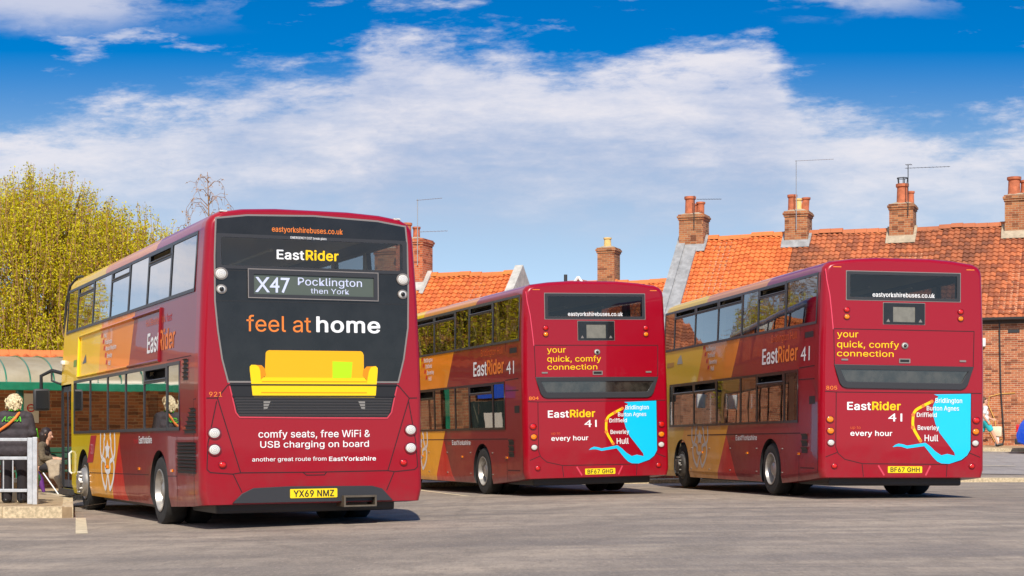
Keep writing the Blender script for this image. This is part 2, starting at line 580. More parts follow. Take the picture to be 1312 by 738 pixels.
BLACK = mat('black_rubber', (0.012, 0.012, 0.013), 0.55)
FRAME = mat('window_frame_grey', (0.045, 0.048, 0.055), 0.4)
GALV = mat('galvanised_steel', lin(192, 196, 200), 0.45, 0.3, var=0.18, vscale=8)
CREAM = mat('cream_panel', lin(206, 190, 150), 0.5)
LEAD = mat('lead_flashing', lin(150, 150, 150), 0.6, var=0.25, vscale=4, bump=0.2, bscale=12)
POT = mat('terracotta_pot', lin(184, 104, 70), 0.85, var=0.3, vscale=5)
POTB = mat('buff_pot', lin(224, 190, 120), 0.85, var=0.2, vscale=5)
ALU = mat('aerial_metal', (0.42, 0.42, 0.42), 0.4, 0.7)
DARKM = mat('dark_metal', (0.03, 0.03, 0.03), 0.5)
WHITEP = mat('white_paint', (0.78, 0.78, 0.76), 0.45)
WHITEV = mat('white_vinyl', (0.86, 0.86, 0.85), 0.4)
YELV = mat('yellow_vinyl', lin(252, 206, 0), 0.4)
ORAV = mat('orange_vinyl', lin(238, 130, 48), 0.4)
ORAV2 = mat('burnt_orange_vinyl', lin(214, 92, 34), 0.4)
REDV = mat('red_vinyl', lin(206, 30, 40), 0.4)
CYAN = mat('cyan_vinyl', lin(0, 196, 240), 0.35, coat=0.4)
GREENP = mat('green_gloss', lin(22, 116, 84), 0.3, coat=0.5, var=0.2, vscale=4)
exec_order = 'setting next'

# ------------------------------------------------------------------ ground
def interp(x, pts):
    if x <= pts[0][0]:
        return pts[0][1]
    for (a, b), (c, d) in zip(pts, pts[1:]):
        if x <= c:
            return b + (d - b) * (x - a) / (c - a)
    return pts[-1][1]


def gz(x, y):
    z = interp(x, [(-9, -0.118), (-4.5, -0.109), (0, 0.0), (6, 0.066), (12, 0.07)])
    if y > 38:
        z += 0.09 * min(1, (y - 38) / 7) ** 2
    if y > 45:
        z += 0.041 * (min(y, 64) - 45)
    return z


def asphalt(name, base, dark, light):
    m_ = bpy.data.materials.new(name); m_.use_nodes = True
    t = NT(m_.node_tree)
    b = m_.node_tree.nodes['Principled BSDF']
    tc = t.n('ShaderNodeTexCoord')
    x, y, z = t.xyz(tc.outputs['Object'])
    # tyres have swept curved tracks across the yard
    ang = t.vec(t.m('MULTIPLY', t.m('ADD', x, t.m('MULTIPLY', y, 0.25)), 0.16), t.m('MULTIPLY', y, 0.75), 0.0)
    sw = t.noise(ang, 1.3, 7, 0.62, 0.8)
    bl = t.noise(tc.outputs['Object'], 0.35, 6, 0.6)
    fine = t.noise(tc.outputs['Object'], 55, 3, 0.7)
    med = t.noise(tc.outputs['Object'], 6, 5, 0.6)
    c = t.mix(t.ss(sw, 0.32, 0.68), dark, light)
    c = t.mix(t.m('MULTIPLY', t.ss(bl, 0.35, 0.7), 0.5), c, base)
    big = t.noise(t.vec(t.m('MULTIPLY', x, 0.14), t.m('MULTIPLY', y, 0.09), 3.0), 1.0, 5, 0.6, 0.6)
    c = t.mix(t.m('MULTIPLY', t.ss(big, 0.52, 0.62), 0.38), c, tuple(0.66 * v for v in dark[:3]))
    c = t.mix(t.m('MULTIPLY', t.ss(big, 0.44, 0.34), 0.35), c, tuple(1.25 * v for v in light[:3]))
    c = t.mix(t.m('MULTIPLY', t.ss(med, 0.6, 0.8), 0.25), c, tuple(0.6 * v for v in dark[:3]))
    # polished and oily turning tracks
    dx = t.m('SUBTRACT', x, 26.0); dy = t.m('SUBTRACT', y, 10.0)
    rr = t.m('SQRT', t.m('ADD', t.m('MULTIPLY', dx, dx), t.m('MULTIPLY', dy, dy)))
    trk = t.m('SINE', t.m('MULTIPLY', t.m('ADD', rr, t.m('MULTIPLY', bl, 3.0)), 2.4))
    c = t.mix(t.m('MULTIPLY', t.m('MULTIPLY', t.ss(trk, 0.45, 1.0), t.ss(bl, 0.40, 0.62)), 0.42), c, tuple(0.72 * v for v in dark[:3]))
    vo = t.n('ShaderNodeTexVoronoi'); t.put(vo.inputs['Vector'], tc.outputs['Object']); vo.inputs['Scale'].default_value = 0.9
    rs = t.n('ShaderNodeTexVoronoi'); rs.feature = 'DISTANCE_TO_EDGE'; t.put(rs.inputs['Vector'], t.vec(t.m('ADD', x, t.m('MULTIPLY', med, 0.6)), t.m('MULTIPLY', y, 0.55), 0.0)); rs.inputs['Scale'].default_value = 0.13
    c = t.mix(t.m('MULTIPLY', t.ss(rs.outputs[0], 0.008, 0.002), 0.25), c, tuple(0.45 * v for v in dark[:3]))
    spot = t.m('MULTIPLY', t.ss(vo.outputs[0], 0.22, 0.06), t.ss(bl, 0.44, 0.56))
    c = t.mix(t.m('MULTIPLY', spot, 0.45), c, tuple(0.5 * v for v in dark[:3]))
    grit = t.noise(t.vec(t.m('MULTIPLY', x, 1.0), t.m('MULTIPLY', y, 0.22), 0.0), 26, 4, 0.75)
    mott = t.noise(t.vec(t.m('MULTIPLY', x, 1.0), t.m('MULTIPLY', y, 0.35), 0.0), 3.2, 6, 0.7)
    c = t.mix(t.m('MULTIPLY', t.ss(mott, 0.42, 0.68), 0.42), c, tuple(0.62 * v for v in dark[:3]))
    c = t.mix(t.m('MULTIPLY', t.ss(grit, 0.5, 0.72), 0.5), c, tuple(0.5 * v for v in dark[:3]))
    c = t.mix(t.m('MULTIPLY', t.ss(grit, 0.46, 0.28), 0.4), c, tuple(1.35 * v for v in light[:3]))
    c = t.mix(t.m('MULTIPLY', t.ss(fine, 0.35, 0.75), 0.22), c, tuple(1.5 * v for v in light[:3]))
    t.put(b.inputs['Base Color'], c)
    t.put(b.inputs['Roughness'], t.m('SUBTRACT', 0.9, t.m('MULTIPLY', t.ss(sw, 0.6, 0.3), 0.18)))
    bp = t.n('ShaderNodeBump'); bp.inputs['Strength'].default_value = 0.7; bp.inputs['Distance'].default_value = 0.015
    t.put(bp.inputs['Height'], t.m('ADD', fine, t.m('MULTIPLY', grit, 0.8)))
    t.put(b.inputs['Normal'], bp.outputs[0])
    return m_


ASPH = asphalt('yard_asphalt', lin(150, 138, 124), lin(124, 114, 104), lin(174, 157, 138))
ROADM = asphalt('road_asphalt', lin(158, 150, 144), lin(142, 136, 132), lin(168, 159, 150))
PAVE = mat('paving_concrete', lin(172, 150, 118), 0.9, var=0.22, vscale=2.2, bump=0.3, bscale=30)
KERBM = mat('kerb_concrete', lin(196, 178, 146), 0.95, var=0.35, vscale=18, bump=0.5, bscale=60)
LINEM = mat('worn_road_paint', lin(206, 190, 158), 0.8, var=0.25, vscale=7)


def sheet(name, xs, ys, zf, m_, kind='structure'):
    vs = [(x, y, zf(x, y)) for y in ys for x in xs]
    n = len(xs)
    fs = [(j * n + i, j * n + i + 1, (j + 1) * n + i + 1, (j + 1) * n + i) for j in range(len(ys) - 1) for i in range(n - 1)]
    me = bpy.data.meshes.new(name); me.from_pydata(vs, [], fs)
    o = link(name, me, None, m_)
    for p in me.polygons:
        p.use_smooth = True
    o['kind'] = kind
    return o


def band(name, p0, p1, width_dir, width, dz, m_, n=24, kind='structure', k=6, thick=0.0):
    """strip following the ground from p0 to p1, 'width' along width_dir"""
    p0, p1, wd = Vector(p0), Vector(p1), Vector(width_dir).normalized()
    vs, fs = [], []
    for i in range(n + 1):
        for j in range(k + 1):
            q = p0.lerp(p1, i / n) + wd * width * j / k
            vs.append((q.x, q.y, gz(q.x, q.y) + dz))
    for i in range(n):
        for j in range(k):
            a = i * (k + 1) + j
            fs.append((a, a + k + 1, a + k + 2, a + 1))
    me = bpy.data.meshes.new(name); me.from_pydata(vs, [], fs)
    bm = bmesh.new(); bm.from_mesh(me)
    bmesh.ops.recalc_face_normals(bm, faces=bm.faces[:])
    if bm.faces[0].normal.z < 0:
        bmesh.ops.reverse_faces(bm, faces=bm.faces[:])
    if thick:
        r = bmesh.ops.extrude_face_region(bm, geom=bm.faces[:])
        for v in [g for g in r['geom'] if isinstance(g, bmesh.types.BMVert)]:
            v.co.z -= 0
        top = set(g for g in r['geom'] if isinstance(g, bmesh.types.BMVert))
        for v in bm.verts:
            if v not in top:
                v.co.z -= thick
        bmesh.ops.recalc_face_normals(bm, faces=bm.faces[:])
    bm.to_mesh(me); bm.free()
    o = link(name, me, None, m_)
    if kind:
        o['kind'] = kind
    return o


xs = [-600, -300, -150, -80, -50, -35] + [-25 + i for i in range(0, 56)] + [35, 50, 80, 150, 300, 600]
ys = [-300, -100, -40, -10, 0, 6, 10, 14, 17, 20] + [21 + i for i in range(0, 46)] + [70, 80, 100, 150, 300, 700, 1500]
sheet('ground', xs, ys, gz, ASPH)

# the terrace stands along a line turned 21 degrees, nearer on the right
TU = Vector((0.934, -0.358)); TN = Vector((-0.358, -0.934))     # along the street to the right, towards the camera
TW = Vector((17.5, 62.0))                                       # a point at the foot of the terrace wall
def street(t, off):
    return TW + TU * t + TN * off
a, b = street(-40, 2.3), street(40, 2.3)
band('road', a, b, TN, 14.0, 0.014, ROADM, 120, k=28)
band('pavement', street(-40, -0.2), street(40, -0.2), TN, 2.35, 0.125, PAVE, 60, k=3, thick=0.2)
band('far_kerb', street(-40, 2.17), street(40, 2.17), TN, 0.14, 0.130, KERBM, 60, k=1, thick=0.22)
for i, off in enumerate((2.75, 3.0)):
    band('road_line', street(-40, off), street(40, off), TN, 0.10, 0.032, LINEM, 120, k=1)
for i in range(-6, 8):
    band('road_line', street(i * 6.0 - 1.6, 12.2), street(i * 6.0 + 1.6, 12.2), TN, 0.14, 0.032, LINEM, 6, k=1)
# yard edge
band('near_kerb', (-2.5, 42.0), (40, 42.0), (0, 1), 0.45, 0.10, KERBM, 60, k=1, thick=0.25)
band('bay_line', (-2.25, 40.3), (-0.93, 34.5), (1, 0.2), 0.11, 0.005, LINEM, 12, k=1)
band('kerb_line', (-6.69, 26.4), (-5.50, 21.7), (1, 0.2), 0.15, 0.005, LINEM, 12, k=1)

# boarding platform on the left with its kerb
PZ = 0.052
def platform():
    edge = [(-30, 26.5), (-6.92, 26.5), (-6.80, 26.62), (-8.02, 31.4), (-8.9, 33.6), (-9.6, 35.2), (-4.6, 37.4), (-3.6, 38.6), (-9.0, 54), (-30, 54)]
    mb = MB(); mb.prism(edge, lambda u, v, w: (u, v, w), -0.3, PZ)
    o = mb.build('platform', PAVE); o['kind'] = 'structure'
    ctr = Vector((-20, 40))
    mb = MB()
    run = [Vector(e) for e in edge[:8]]
    # kerb stones along the front and the side, each a little different
    for a, b in zip(run, run[1:]):
        d = (b - a); L_ = d.length; d.normalize()
        nrm = Vector((d.y, -d.x))
        k = max(1, round(L_ / 0.92)); st = L_ / k
        for i in range(k):
            p = a + d * (i * st + 0.004); q = a + d * ((i + 1) * st - 0.004)
            dz = random.uniform(-0.006, 0.006); dn = random.uniform(-0.006, 0.006) + 0.012
            vs = []
            for z in (-0.3, PZ + 0.006 + dz):
                for pt, off in ((p, dn), (q, dn), (q, -0.15), (p, -0.15)):
                    w = pt + nrm * off
                    vs.append((w.x, w.y, z))
            if L_ < 0.3:
                continue
            mb.add(vs, [(0, 3, 2, 1), (4, 5, 6, 7), (0, 1, 5, 4), (1, 2, 6, 5), (2, 3, 7, 6), (3, 0, 4, 7)])
    o = mb.build('platform_kerb', KERBM); o['kind'] = 'structure'
    # slab joints of the paving are laid as thin dark grout lines
    mb = MB()
    for k in range(1, 6):
        y = 26.5 + 0.72 * k
        mb.box(-16, -6.95 - 0.255 * 0.72 * k, y, y + 0.012, PZ, PZ + 0.003)
    for k in range(16):
        x = -16 + 0.62 * k
        mb.box(x, x + 0.012, 26.66, 30, PZ, PZ + 0.002)
    o = mb.build('platform_joint', mat('grout', lin(112, 96, 76), 0.95)); o['kind'] = 'structure'


platform()
# ------------------------------------------------------------------ terrace houses
BRK = brick_mat('orange_brick', lin(192, 112, 70), lin(160, 82, 54), lin(206, 172, 138), stain=0.22)
BRK2 = brick_mat('brown_brick', lin(150, 96, 68), lin(124, 74, 52), lin(150, 128, 104), stain=0.4)
BRKC = brick_mat('chimney_brick', lin(182, 116, 72), lin(150, 82, 52), lin(178, 152, 118), 0.235, 0.085, stain=0.55)
BRKCR = brick_mat('red_chimney_brick', lin(206, 110, 66), lin(190, 92, 54), lin(196, 156, 124), 0.235, 0.085, stain=0.25)
TILE_NEW = tile_mat('new_clay_tiles', lin(218, 122, 62), lin(202, 102, 48), lin(160, 84, 50), dirt=0.25, lic=0.10)
TILE_OLD = tile_mat('weathered_clay_tiles', lin(192, 110, 68), lin(150, 82, 54), lin(92, 66, 50), dirt=0.55, lic=0.22)
TILE_LICH = tile_mat('lichened_clay_tiles', lin(222, 124, 62), lin(204, 100, 46), lin(140, 72, 40), lichen=lin(214, 160, 20)[:3], dirt=0.3, lic=0.75)
MORTAR = mat('mortar_fillet', lin(176, 160, 136), 0.95, var=0.2, vscale=5)
RENDER = mat('white_render', lin(184, 180, 172), 0.9, var=0.25, vscale=2.5, bump=0.3, bscale=14)
WINDG = mat('house_window_glass', (0.03, 0.035, 0.04), 0.06, spec=0.8)


def pantiles(length, slope, pitch, pw=0.21, gauge=0.235):
    """wavy clay tiles on a plane: x along the ridge, running down from y=0 at the ridge to the eaves (y negative)"""
    vs, fs, tv = [], [], []
    nc = max(1, round(length / pw)); pw = length / nc
    nr = max(1, round(slope / gauge)); gauge = slope / nr
    ca, sa = math.cos(pitch), math.sin(pitch)
    K = 6
    wob = [random.uniform(-0.012, 0.012) for _ in range(nc * nr)]
    for r in range(nr):
        for i in range(nc):
            tcol = random.random()
            o = len(vs)
            for j, s_ in enumerate((r * gauge - 0.02, (r + 1) * gauge + 0.012)):
                for k in range(K + 1):
                    f = k / K
                    h = 0.028 * math.sin((f - 0.12) * 2 * math.pi) + 0.05 * j - 0.012 + wob[r * nc + i] * f
                    x = (i + f) * pw
                    vs.append((x, -s_ * ca - h * sa * -1 * -1, -s_ * sa + h * ca))
            # nose of the tile
            for k in range(K + 1):
                x, y, z = vs[o + K + 1 + k]
                vs.append((x, y + 0.03 * sa, z - 0.045 * ca))
            for k in range(K):
                fs.append((o + k, o + K + 1 + k, o + K + 2 + k, o + k + 1)); tv.append(tcol)
                fs.append((o + K + 1 + k, o + 2 * K + 2 + k, o + 2 * K + 3 + k, o + K + 2 + k)); tv.append(tcol)
    return vs, fs, tv


def roof_slope(name, x0, x1, ridge_y, ridge_z, slope, pitch, m_, parent, back=False):
    vs, fs, tv = pantiles(x1 - x0, slope, pitch)
    sg = -1 if back else 1
    sag = lambda x: 0.035 * math.sin(x * 1.3 + x0 * 7) + 0.022 * math.sin(x * 3.1 + x0)
    vs = [(x0 + x if not back else x1 - x, ridge_y + y * sg, ridge_z + z + sag(x) * (0.5 + 0.5 * math.cos(y * 1.1 + x0))) for x, y, z in vs]
    me = bpy.data.meshes.new(name); me.from_pydata(vs, [], fs)
    at = me.attributes.new('tile', 'FLOAT', 'FACE'); at.data.foreach_set('value', tv)
    o = link(name, me, parent, m_)
    soften(me, 60)
    return o


def ridge_row(x0, x1, y, z, m_, parent):
    mb = MB(); n = max(1, round((x1 - x0) / 0.45)); st = (x1 - x0) / n
    for i in range(n):
        pts = []
        xm = i * st
        dz = random.uniform(-0.014, 0.014) + 0.035 * math.sin(xm * 1.3 + x0 * 7) + 0.022 * math.sin(xm * 3.1 + x0)
        prof = [(-0.14, -0.10), (-0.12, -0.02), (-0.06, 0.05), (0, 0.075), (0.06, 0.05), (0.12, -0.02), (0.14, -0.10)]
        for j, xx in enumerate((x0 + i * st, x0 + (i + 1) * st - 0.006)):
            s_ = 1.0 + 0.05 * j
            pts += [(xx, y + a * s_, z + b * s_ + dz) for a, b in prof]
        n7 = len(prof)
        mb.add(pts, [(k, k + 1, n7 + k + 1, n7 + k) for k in range(n7 - 1)] + [tuple(range(n7)), tuple(range(2 * n7 - 1, n7 - 1, -1))])
    return mb.build('ridge_tiles', m_, parent, 40)


def chimney(parent, x, y, w, d, z0, z1, brick, pots, flash=True):
    """stack with oversailing courses, mortar flaunching, lead at its foot and clay pots"""
    c = MB(); c.box(x - w / 2, x + w / 2, y - d / 2, y + d / 2, z0, z1 - 0.22)
    for i, o in enumerate((0.035, 0.07)):
        c.box(x - w / 2 - o, x + w / 2 + o, y - d / 2 - o, y + d / 2 + o, z1 - 0.22 + i * 0.085 + 0.001, z1 - 0.22 + (i + 1) * 0.085)
    c.box(x - w / 2 - 0.03, x + w / 2 + 0.03, y - d / 2 - 0.03, y + d / 2 + 0.03, z1 - 0.049, z1 + 0.01)
    ch = c.build('chimney', brick, parent)
    f = MB(); f.add([(x - w / 2 + .02, y - d / 2 + .02, z1 + .01), (x + w / 2 - .02, y - d / 2 + .02, z1 + .01), (x + w / 2 - .02, y + d / 2 - .02, z1 + .01), (x - w / 2 + .02, y + d / 2 - .02, z1 + .01),
                     (x - w / 4, y - d / 4, z1 + .1), (x + w / 4, y - d / 4, z1 + .1), (x + w / 4, y + d / 4, z1 + .1), (x - w / 4, y + d / 4, z1 + .1)],
                    [(0, 1, 5, 4), (1, 2, 6, 5), (2, 3, 7, 6), (3, 0, 4, 7), (4, 5, 6, 7)])
    f.build('flaunching', MORTAR, ch)
    for px_, py_, r, h, m_, tilt in pots:
        p = MB()
        prof = [(r * 1.05, 0.0), (r * 0.98, h * 0.1), (r * 0.9, h * 0.8), (r * 1.12, h * 0.86), (r * 1.12, h), (r * 0.85, h), (r * 0.8, h * 0.4)]
        p.lathe(prof, 'z', 16, (0, 0, 0))
        q = []
        for (vx, vy, vz) in p.v:
            q.append((x + px_ + vx + vz * tilt, y + py_ + vy, z1 + 0.05 + vz))
        p.v = q
        p.build('chimney_pot', m_, ch, 40)
    return ch


def aerial(parent, x, y, z, h, arms, m_=ALU):
    mb = MB()
    mb.tube([(x, y, z), (x, y, z + h)], 0.018, 6)
    for hz, x0, x1, n, dy, el in arms:
        zz = z + hz
        mb.tube([(x + x0, y, zz), (x + x1, y + dy, zz)], 0.009, 5)
        for i in range(n):
            f = (i + 0.5) / n
            xx = x + x0 + (x1 - x0) * f
            mb.tube([(xx, y + dy * f - el, zz), (xx, y + dy * f + el, zz + 0.0)], 0.007, 4)
    return mb.build('aerial', m_, parent)


def house(name, x0, x1, wall_h, depth, ridge_h, wallm, tilem, parent_loc, rotz, label, cat='house', group=None, windows=(), ridgem=None, gable='brick', eave=0.25, foot=-0.4):
    """local frame: x along the street, y=0 the street wall, y=depth the back"""
    h = empty(name, parent_loc, (0, 0, rotz)); tag(h, label, cat, group)
    mb = MB()
    prof = [(0, foot), (depth, foot), (depth, wall_h), (depth / 2, ridge_h - 0.07), (0, wall_h)]
    mb.prism(prof, lambda u, v, w: (w, u, v), x0, x1)
    mb.build('wall', wallm, h)
    run = depth / 2 + eave
    pitch = math.atan2(ridge_h - wall_h, depth / 2)
    sl = run / math.cos(pitch)
    ro = roof_slope('roof', x0, x1, depth / 2, ridge_h, sl, pitch, tilem, h)
    roof_slope('back_roof', x0, x1, depth / 2, ridge_h, sl, pitch, tilem, h, back=True)
    ridge_row(x0, x1, depth / 2, ridge_h + 0.03, ridgem or tilem, h)
    g = MB()
    gy, gzz = -eave - 0.08, wall_h - eave * math.tan(pitch) - 0.02
    pr = [(gy - 0.06, gzz + 0.05), (gy - 0.05, gzz - 0.03), (gy, gzz - 0.055), (gy + 0.05, gzz - 0.03), (gy + 0.06, gzz + 0.05), (gy + 0.045, gzz + 0.05), (gy, gzz - 0.035), (gy - 0.045, gzz + 0.05)]
    g.prism(pr, lambda u, v, w: (w, u, v), x0, x1)
    g.build('gutter', DARKM, h)
    e = MB(); e.box(x0, x1, -0.06, -0.002, gzz - 0.16, gzz + 0.03); e.build('fascia', mat('dark_fascia', lin(70, 58, 50), 0.7), h)
    for wx, wz, ww, wh in windows:
        f = MB()
        f.box(wx - ww / 2, wx + ww / 2, -0.05, -0.003, wz - wh / 2, wz + wh / 2)
        wo = f.build('window', WINDG, h)
        fr = MB(); t_ = 0.06
        for a_, b_, c_, d_ in ((wx - ww / 2 - t_, wx - ww / 2, wz - wh / 2, wz + wh / 2), (wx + ww / 2, wx + ww / 2 + t_, wz - wh / 2, wz + wh / 2),
                               (wx - ww / 2 - t_, wx + ww / 2 + t_, wz + wh / 2 + .001, wz + wh / 2 + t_), (wx - 0.025, wx + 0.025, wz - wh / 2 + .002, wz + wh / 2 - .002)):
            fr.box(a_, b_, -0.075, -0.001, c_, d_)
        fr.build('frame', WHITEP, wo)
        s_ = MB(); s_.box(wx - ww / 2 - .12, wx + ww / 2 + .12, -0.12, -0.001, wz - wh / 2 - 0.09, wz - wh / 2 - 0.001); s_.build('sill', MORTAR, wo)
    return h


ROT = math.atan2(-0.358, 0.934)
BASE = (17.5, 62.0, 0.85)
WH, RH, DP = 4.95, 8.50, 7.0
# local x of the terrace: 0 at the pixel column near the right edge of the picture; party lines read off the roof
t1 = house('terraced_house', -12.05, -8.05, WH, DP, RH, BRK, TILE_NEW, BASE, ROT, 'brick terraced house with bright new orange tiled roof and lead edged gable', 'house', 'brick terraced houses along the street', windows=((-10.6, 1.6, 1.2, 1.5), (-9.0, 1.6, 1.1, 1.5)))
t2 = house('terraced_house', -8.05, -3.85, WH, DP, RH, BRK, TILE_OLD, BASE, ROT, 'brick terraced house with weathered roof between the L shaped aerial and the twiggy one', 'house', 'brick terraced houses along the street', windows=((-6.8, 1.6, 1.2, 1.5), (-5.0, 3.9, 1.1, 1.2)))
t3 = house('terraced_house', -3.85, 0.65, WH, DP, RH, BRK, TILE_OLD, BASE, ROT, 'brick terraced house with moss stained roof above the cable and the blue car', 'house', 'brick terraced houses along the street', windows=())
t4 = house('terraced_house', 0.65, 9.0, WH, DP, RH, BRK, TILE_OLD, BASE, ROT, 'brick terraced house cut by the right edge, with tall pole aerial', 'house', 'brick terraced houses along the street', windows=((2.0, 3.7, 1.0, 1.3), (5.0, 3.7, 1.0, 1.3), (5.0, 1.5, 1.1, 1.4)))
# lead-dressed coping on the left gable
cp = MB()
pt = math.atan2(RH - WH, DP / 2)
for sgn in (1, -1):
    yr, ye = DP / 2, (-0.25 if sgn > 0 else DP + 0.25)
    prof = [(yr, RH + 0.17), (ye, RH - abs(yr - ye) * math.tan(pt) + 0.17), (ye, RH - abs(yr - ye) * math.tan(pt) - 0.14), (yr, RH - 0.14)]
    cp.prism(prof, lambda u, v, w: (w, u, v), -12.75, -11.95)
    prof2 = [(yr, RH + 0.26), (ye, RH - abs(yr - ye) * math.tan(pt) + 0.26), (ye, RH - abs(yr - ye) * math.tan(pt) + 0.172), (yr, RH + 0.172)]
    cp.prism(prof2, lambda u, v, w: (w, u, v), -12.78, -12.45)
cp.build('lead_coping', LEAD, t1)
gw = MB(); gw.prism([(0, -0.4), (DP, -0.4), (DP, WH - .2), (DP / 2, RH - 0.2), (0, WH - .2)], lambda u, v, w: (w, u, v), -12.6, -12.052); gw.build('gable_wall', BRK2, t1)
chimney(t1, -12.2, DP / 2, 1.0, 0.95, RH - 0.9, RH + .92, BRKC, [(-0.12, -0.15, 0.213, 0.705, POT, 0), (0.22, 0.15, 0.168, 0.508, POT, 0.04), (0.02, 0.2, 0.146, 0.451, POT, 0)])
aerial(t1, -12.05, DP / 2 - 0.55, RH + 0.35, 1.3, [(1.15, 0.1, 1.05, 9, 0.3, 0.10)], DARKM)
chimney(t2, -7.95, DP / 2, 0.9, 0.95, RH - 0.9, RH + .85, BRKC, [(-0.22, -0.1, 0.179, 0.640, POT, 0), (0.03, -0.1, 0.134, 0.476, POTB, 0), (0.27, -0.05, 0.157, 0.508, POT, 0.1)])
aerial(t2, -7.92, DP / 2 - 0.56, RH + 0.1, 2.72, [(2.70, -0.05, 1.45, 14, 0.1, 0.05)], ALU)
chimney(t3, -3.88, DP / 2, 0.9, 0.95, RH - 0.9, RH + .93, BRKC, [(0.0, -0.12, 0.224, 0.754, POT, 0), (0.27, 0.15, 0.146, 0.492, POT, 0)])
cw = MB()
for k in range(5):
    a_ = k * 2 * math.pi / 5
    cw.tube([(-3.88 + 0.17 * math.cos(a_), DP / 2 - 0.12 + 0.17 * math.sin(a_), RH + 1.72), (-3.88 + 0.2 * math.cos(a_), DP / 2 - 0.12 + 0.2 * math.sin(a_), RH + 1.98)], 0.018, 5)
cw.tube([(-3.88 + 0.2 * math.cos(k * math.pi / 6), DP / 2 - 0.12 + 0.2 * math.sin(k * math.pi / 6), RH + 1.96) for k in range(13)], 0.018, 5)
cw.build('cowl', DARKM, t3)
aerial(t3, -3.60, DP / 2 - 0.56, RH + 0.45, 1.95, [(1.82, -0.12, 1.55, 12, 0.2, 0.12), (1.95, -0.1, 0.15, 4, 0.0, 0.2)], DARKM)
chimney(t4, 0.42, DP / 2, 0.9, 0.95, RH - 0.9, RH + 1.05, BRKC, [(-0.14, -0.1, 0.235, 0.672, POT, 0), (0.24, 0.1, 0.168, 0.558, POT, 0)])
aerial(t4, 0.76, DP / 2 - 0.6, RH + 0.2, 3.5, [(3.48, -0.02, 0.9, 6, 0.1, 0.05)], ALU)
# lead and mortar dressing at the chimney feet
for hs, x, r in ((t1, -12.2, 1), (t2, -7.95, 1), (t3, -3.88, 0), (t4, 0.42, 0)):
    k = MB()
    zf = lambda y: RH - (DP / 2 - y) * math.tan(pt)
    hw_ = 0.5 if r and x < -10 else 0.45
    for xa, xb in ((-hw_ - .13, -hw_ - .003), (hw_ + .003, hw_ + .11)):
        k.prism([(2.98, zf(2.98) + 0.075), (3.48, zf(3.48) + 0.075), (3.48, zf(3.48) + 0.15), (2.98, zf(2.98) + 0.10)], lambda u, v, w: (w, u, v), x + xa, x + xb)
    k.prism([(2.84, zf(2.84) + 0.08), (3.022, zf(3.022) + 0.08), (3.022, zf(3.022) + 0.2), (2.84, zf(2.84) + 0.10)], lambda u, v, w: (w, u, v), x - hw_ - .12, x + hw_ + .1)
    k.build('flashing', LEAD if r else MORTAR, hs)
# cable, downpipe, vent and alarm on the long brick wall
w = MB(); w.tube([(0.05, -0.05, 4.72), (0.10, -0.05, 2.2), (0.22, -0.05, 0.4), (0.16, -0.05, 0.12)], 0.026, 6); w.build('downpipe', DARKM, t3)
w = MB()
w.tube([(0.6, -0.03, 2.02), (0.1, -0.03, 2.0), (-0.30, -0.03, 1.9), (-0.33, -0.03, 1.6), (-0.12, -0.03, 1.1), (0.0, -0.03, 0.4), (-0.05, -0.03, -0.1)], 0.016, 5)
w.tube([(-0.2, -0.03, 1.05), (-0.28, -0.03, 0.6), (-0.1, -0.03, 0.25), (0.15, -0.03, 0.4)], 0.014, 5)
w.build('cable', mat('pale_cable', lin(226, 176, 90), 0.6), t3)
w = MB(); w.box(0.35, 0.75, -0.02, -0.003, 4.18, 4.30); w.build('air_vent', DARKM, t3)
w = MB(); w.cbox(-0.75, -0.42, -0.14, -0.003, 3.70, 4.0, 0.03); w.build('alarm_box', WHITEP, t3, 40)

# cottages behind the middle bus
m1 = house('cottage', -4.35, -0.15, 4.6, 6.4, 7.62, BRK, TILE_LICH, (-0.88, 64.0, 0.1), ROT, 'cottage with yellow lichened tiles and white rendered gable end, behind the middle bus', 'house')
pm = math.atan2(7.62 - 4.6, 3.2)
k = MB(); k.prism([(3.2, 7.9), (-0.3, 7.9 - 3.5 * math.tan(pm)), (-0.3, 3.6), (6.7, 3.6), (6.7, 7.9 - 3.5 * math.tan(pm))], lambda u, v, w: (w, u, v), -0.15, 0.18); k.build('gable_parapet', RENDER, m1)
chimney(m1, -4.45, 3.2, 1.15, 1.0, 6.5, 9.05, BRKCR, [(-0.28, -0.1, 0.190, 0.640, POT, 0), (0.05, 0.1, 0.146, 0.492, POT, 0)])
k = MB(); zf = lambda y: 7.62 - (3.2 - y) * math.tan(pm)
k.prism([(2.3, zf(2.3) + 0.07), (3.2, zf(3.2) + 0.07), (3.2, zf(3.2) + 0.2), (2.3, zf(2.3) + 0.11)], lambda u, v, w: (w, u, v), -3.87, -3.68); k.prism([(2.45, zf(2.45) + 0.07), (2.69, zf(2.69) + 0.07), (2.69, zf(2.69) + 0.2), (2.45, zf(2.45) + 0.1)], lambda u, v, w: (w, u, v), -5.05, -3.75); k.build('flashing', RENDER, m1)
aerial(m1, -4.05, 2.62, 8.0, 2.6, [(2.55, -0.05, 1.15, 10, -0.2, 0.06), (1.3, 0.05, 1.25, 8, 0.1, 0.1)], ALU)
m2 = house('cottage', 0.0, 8.3, 4.1, 6.4, 7.05, BRK2, TILE_NEW, (0.7, 70.0, 0.75), ROT, 'cottage with low orange roof and buff chimney pot, behind the red bus in the middle', 'house', windows=((6.6, 1.6, 1.2, 1.5),))
chimney(m2, 2.3, 3.4, 0.74, 0.8, 6.2, 8.5, BRKC, [(-0.02, -0.1, 0.157, 0.394, POTB, 0)])
k = MB(); k.prism([(1.15, 6.5), (2.05, 6.5), (1.6, 7.1)], lambda u, v, w: (u, w, v), 1.5, 3.2); k.build('dormer', BRKCR, m2)
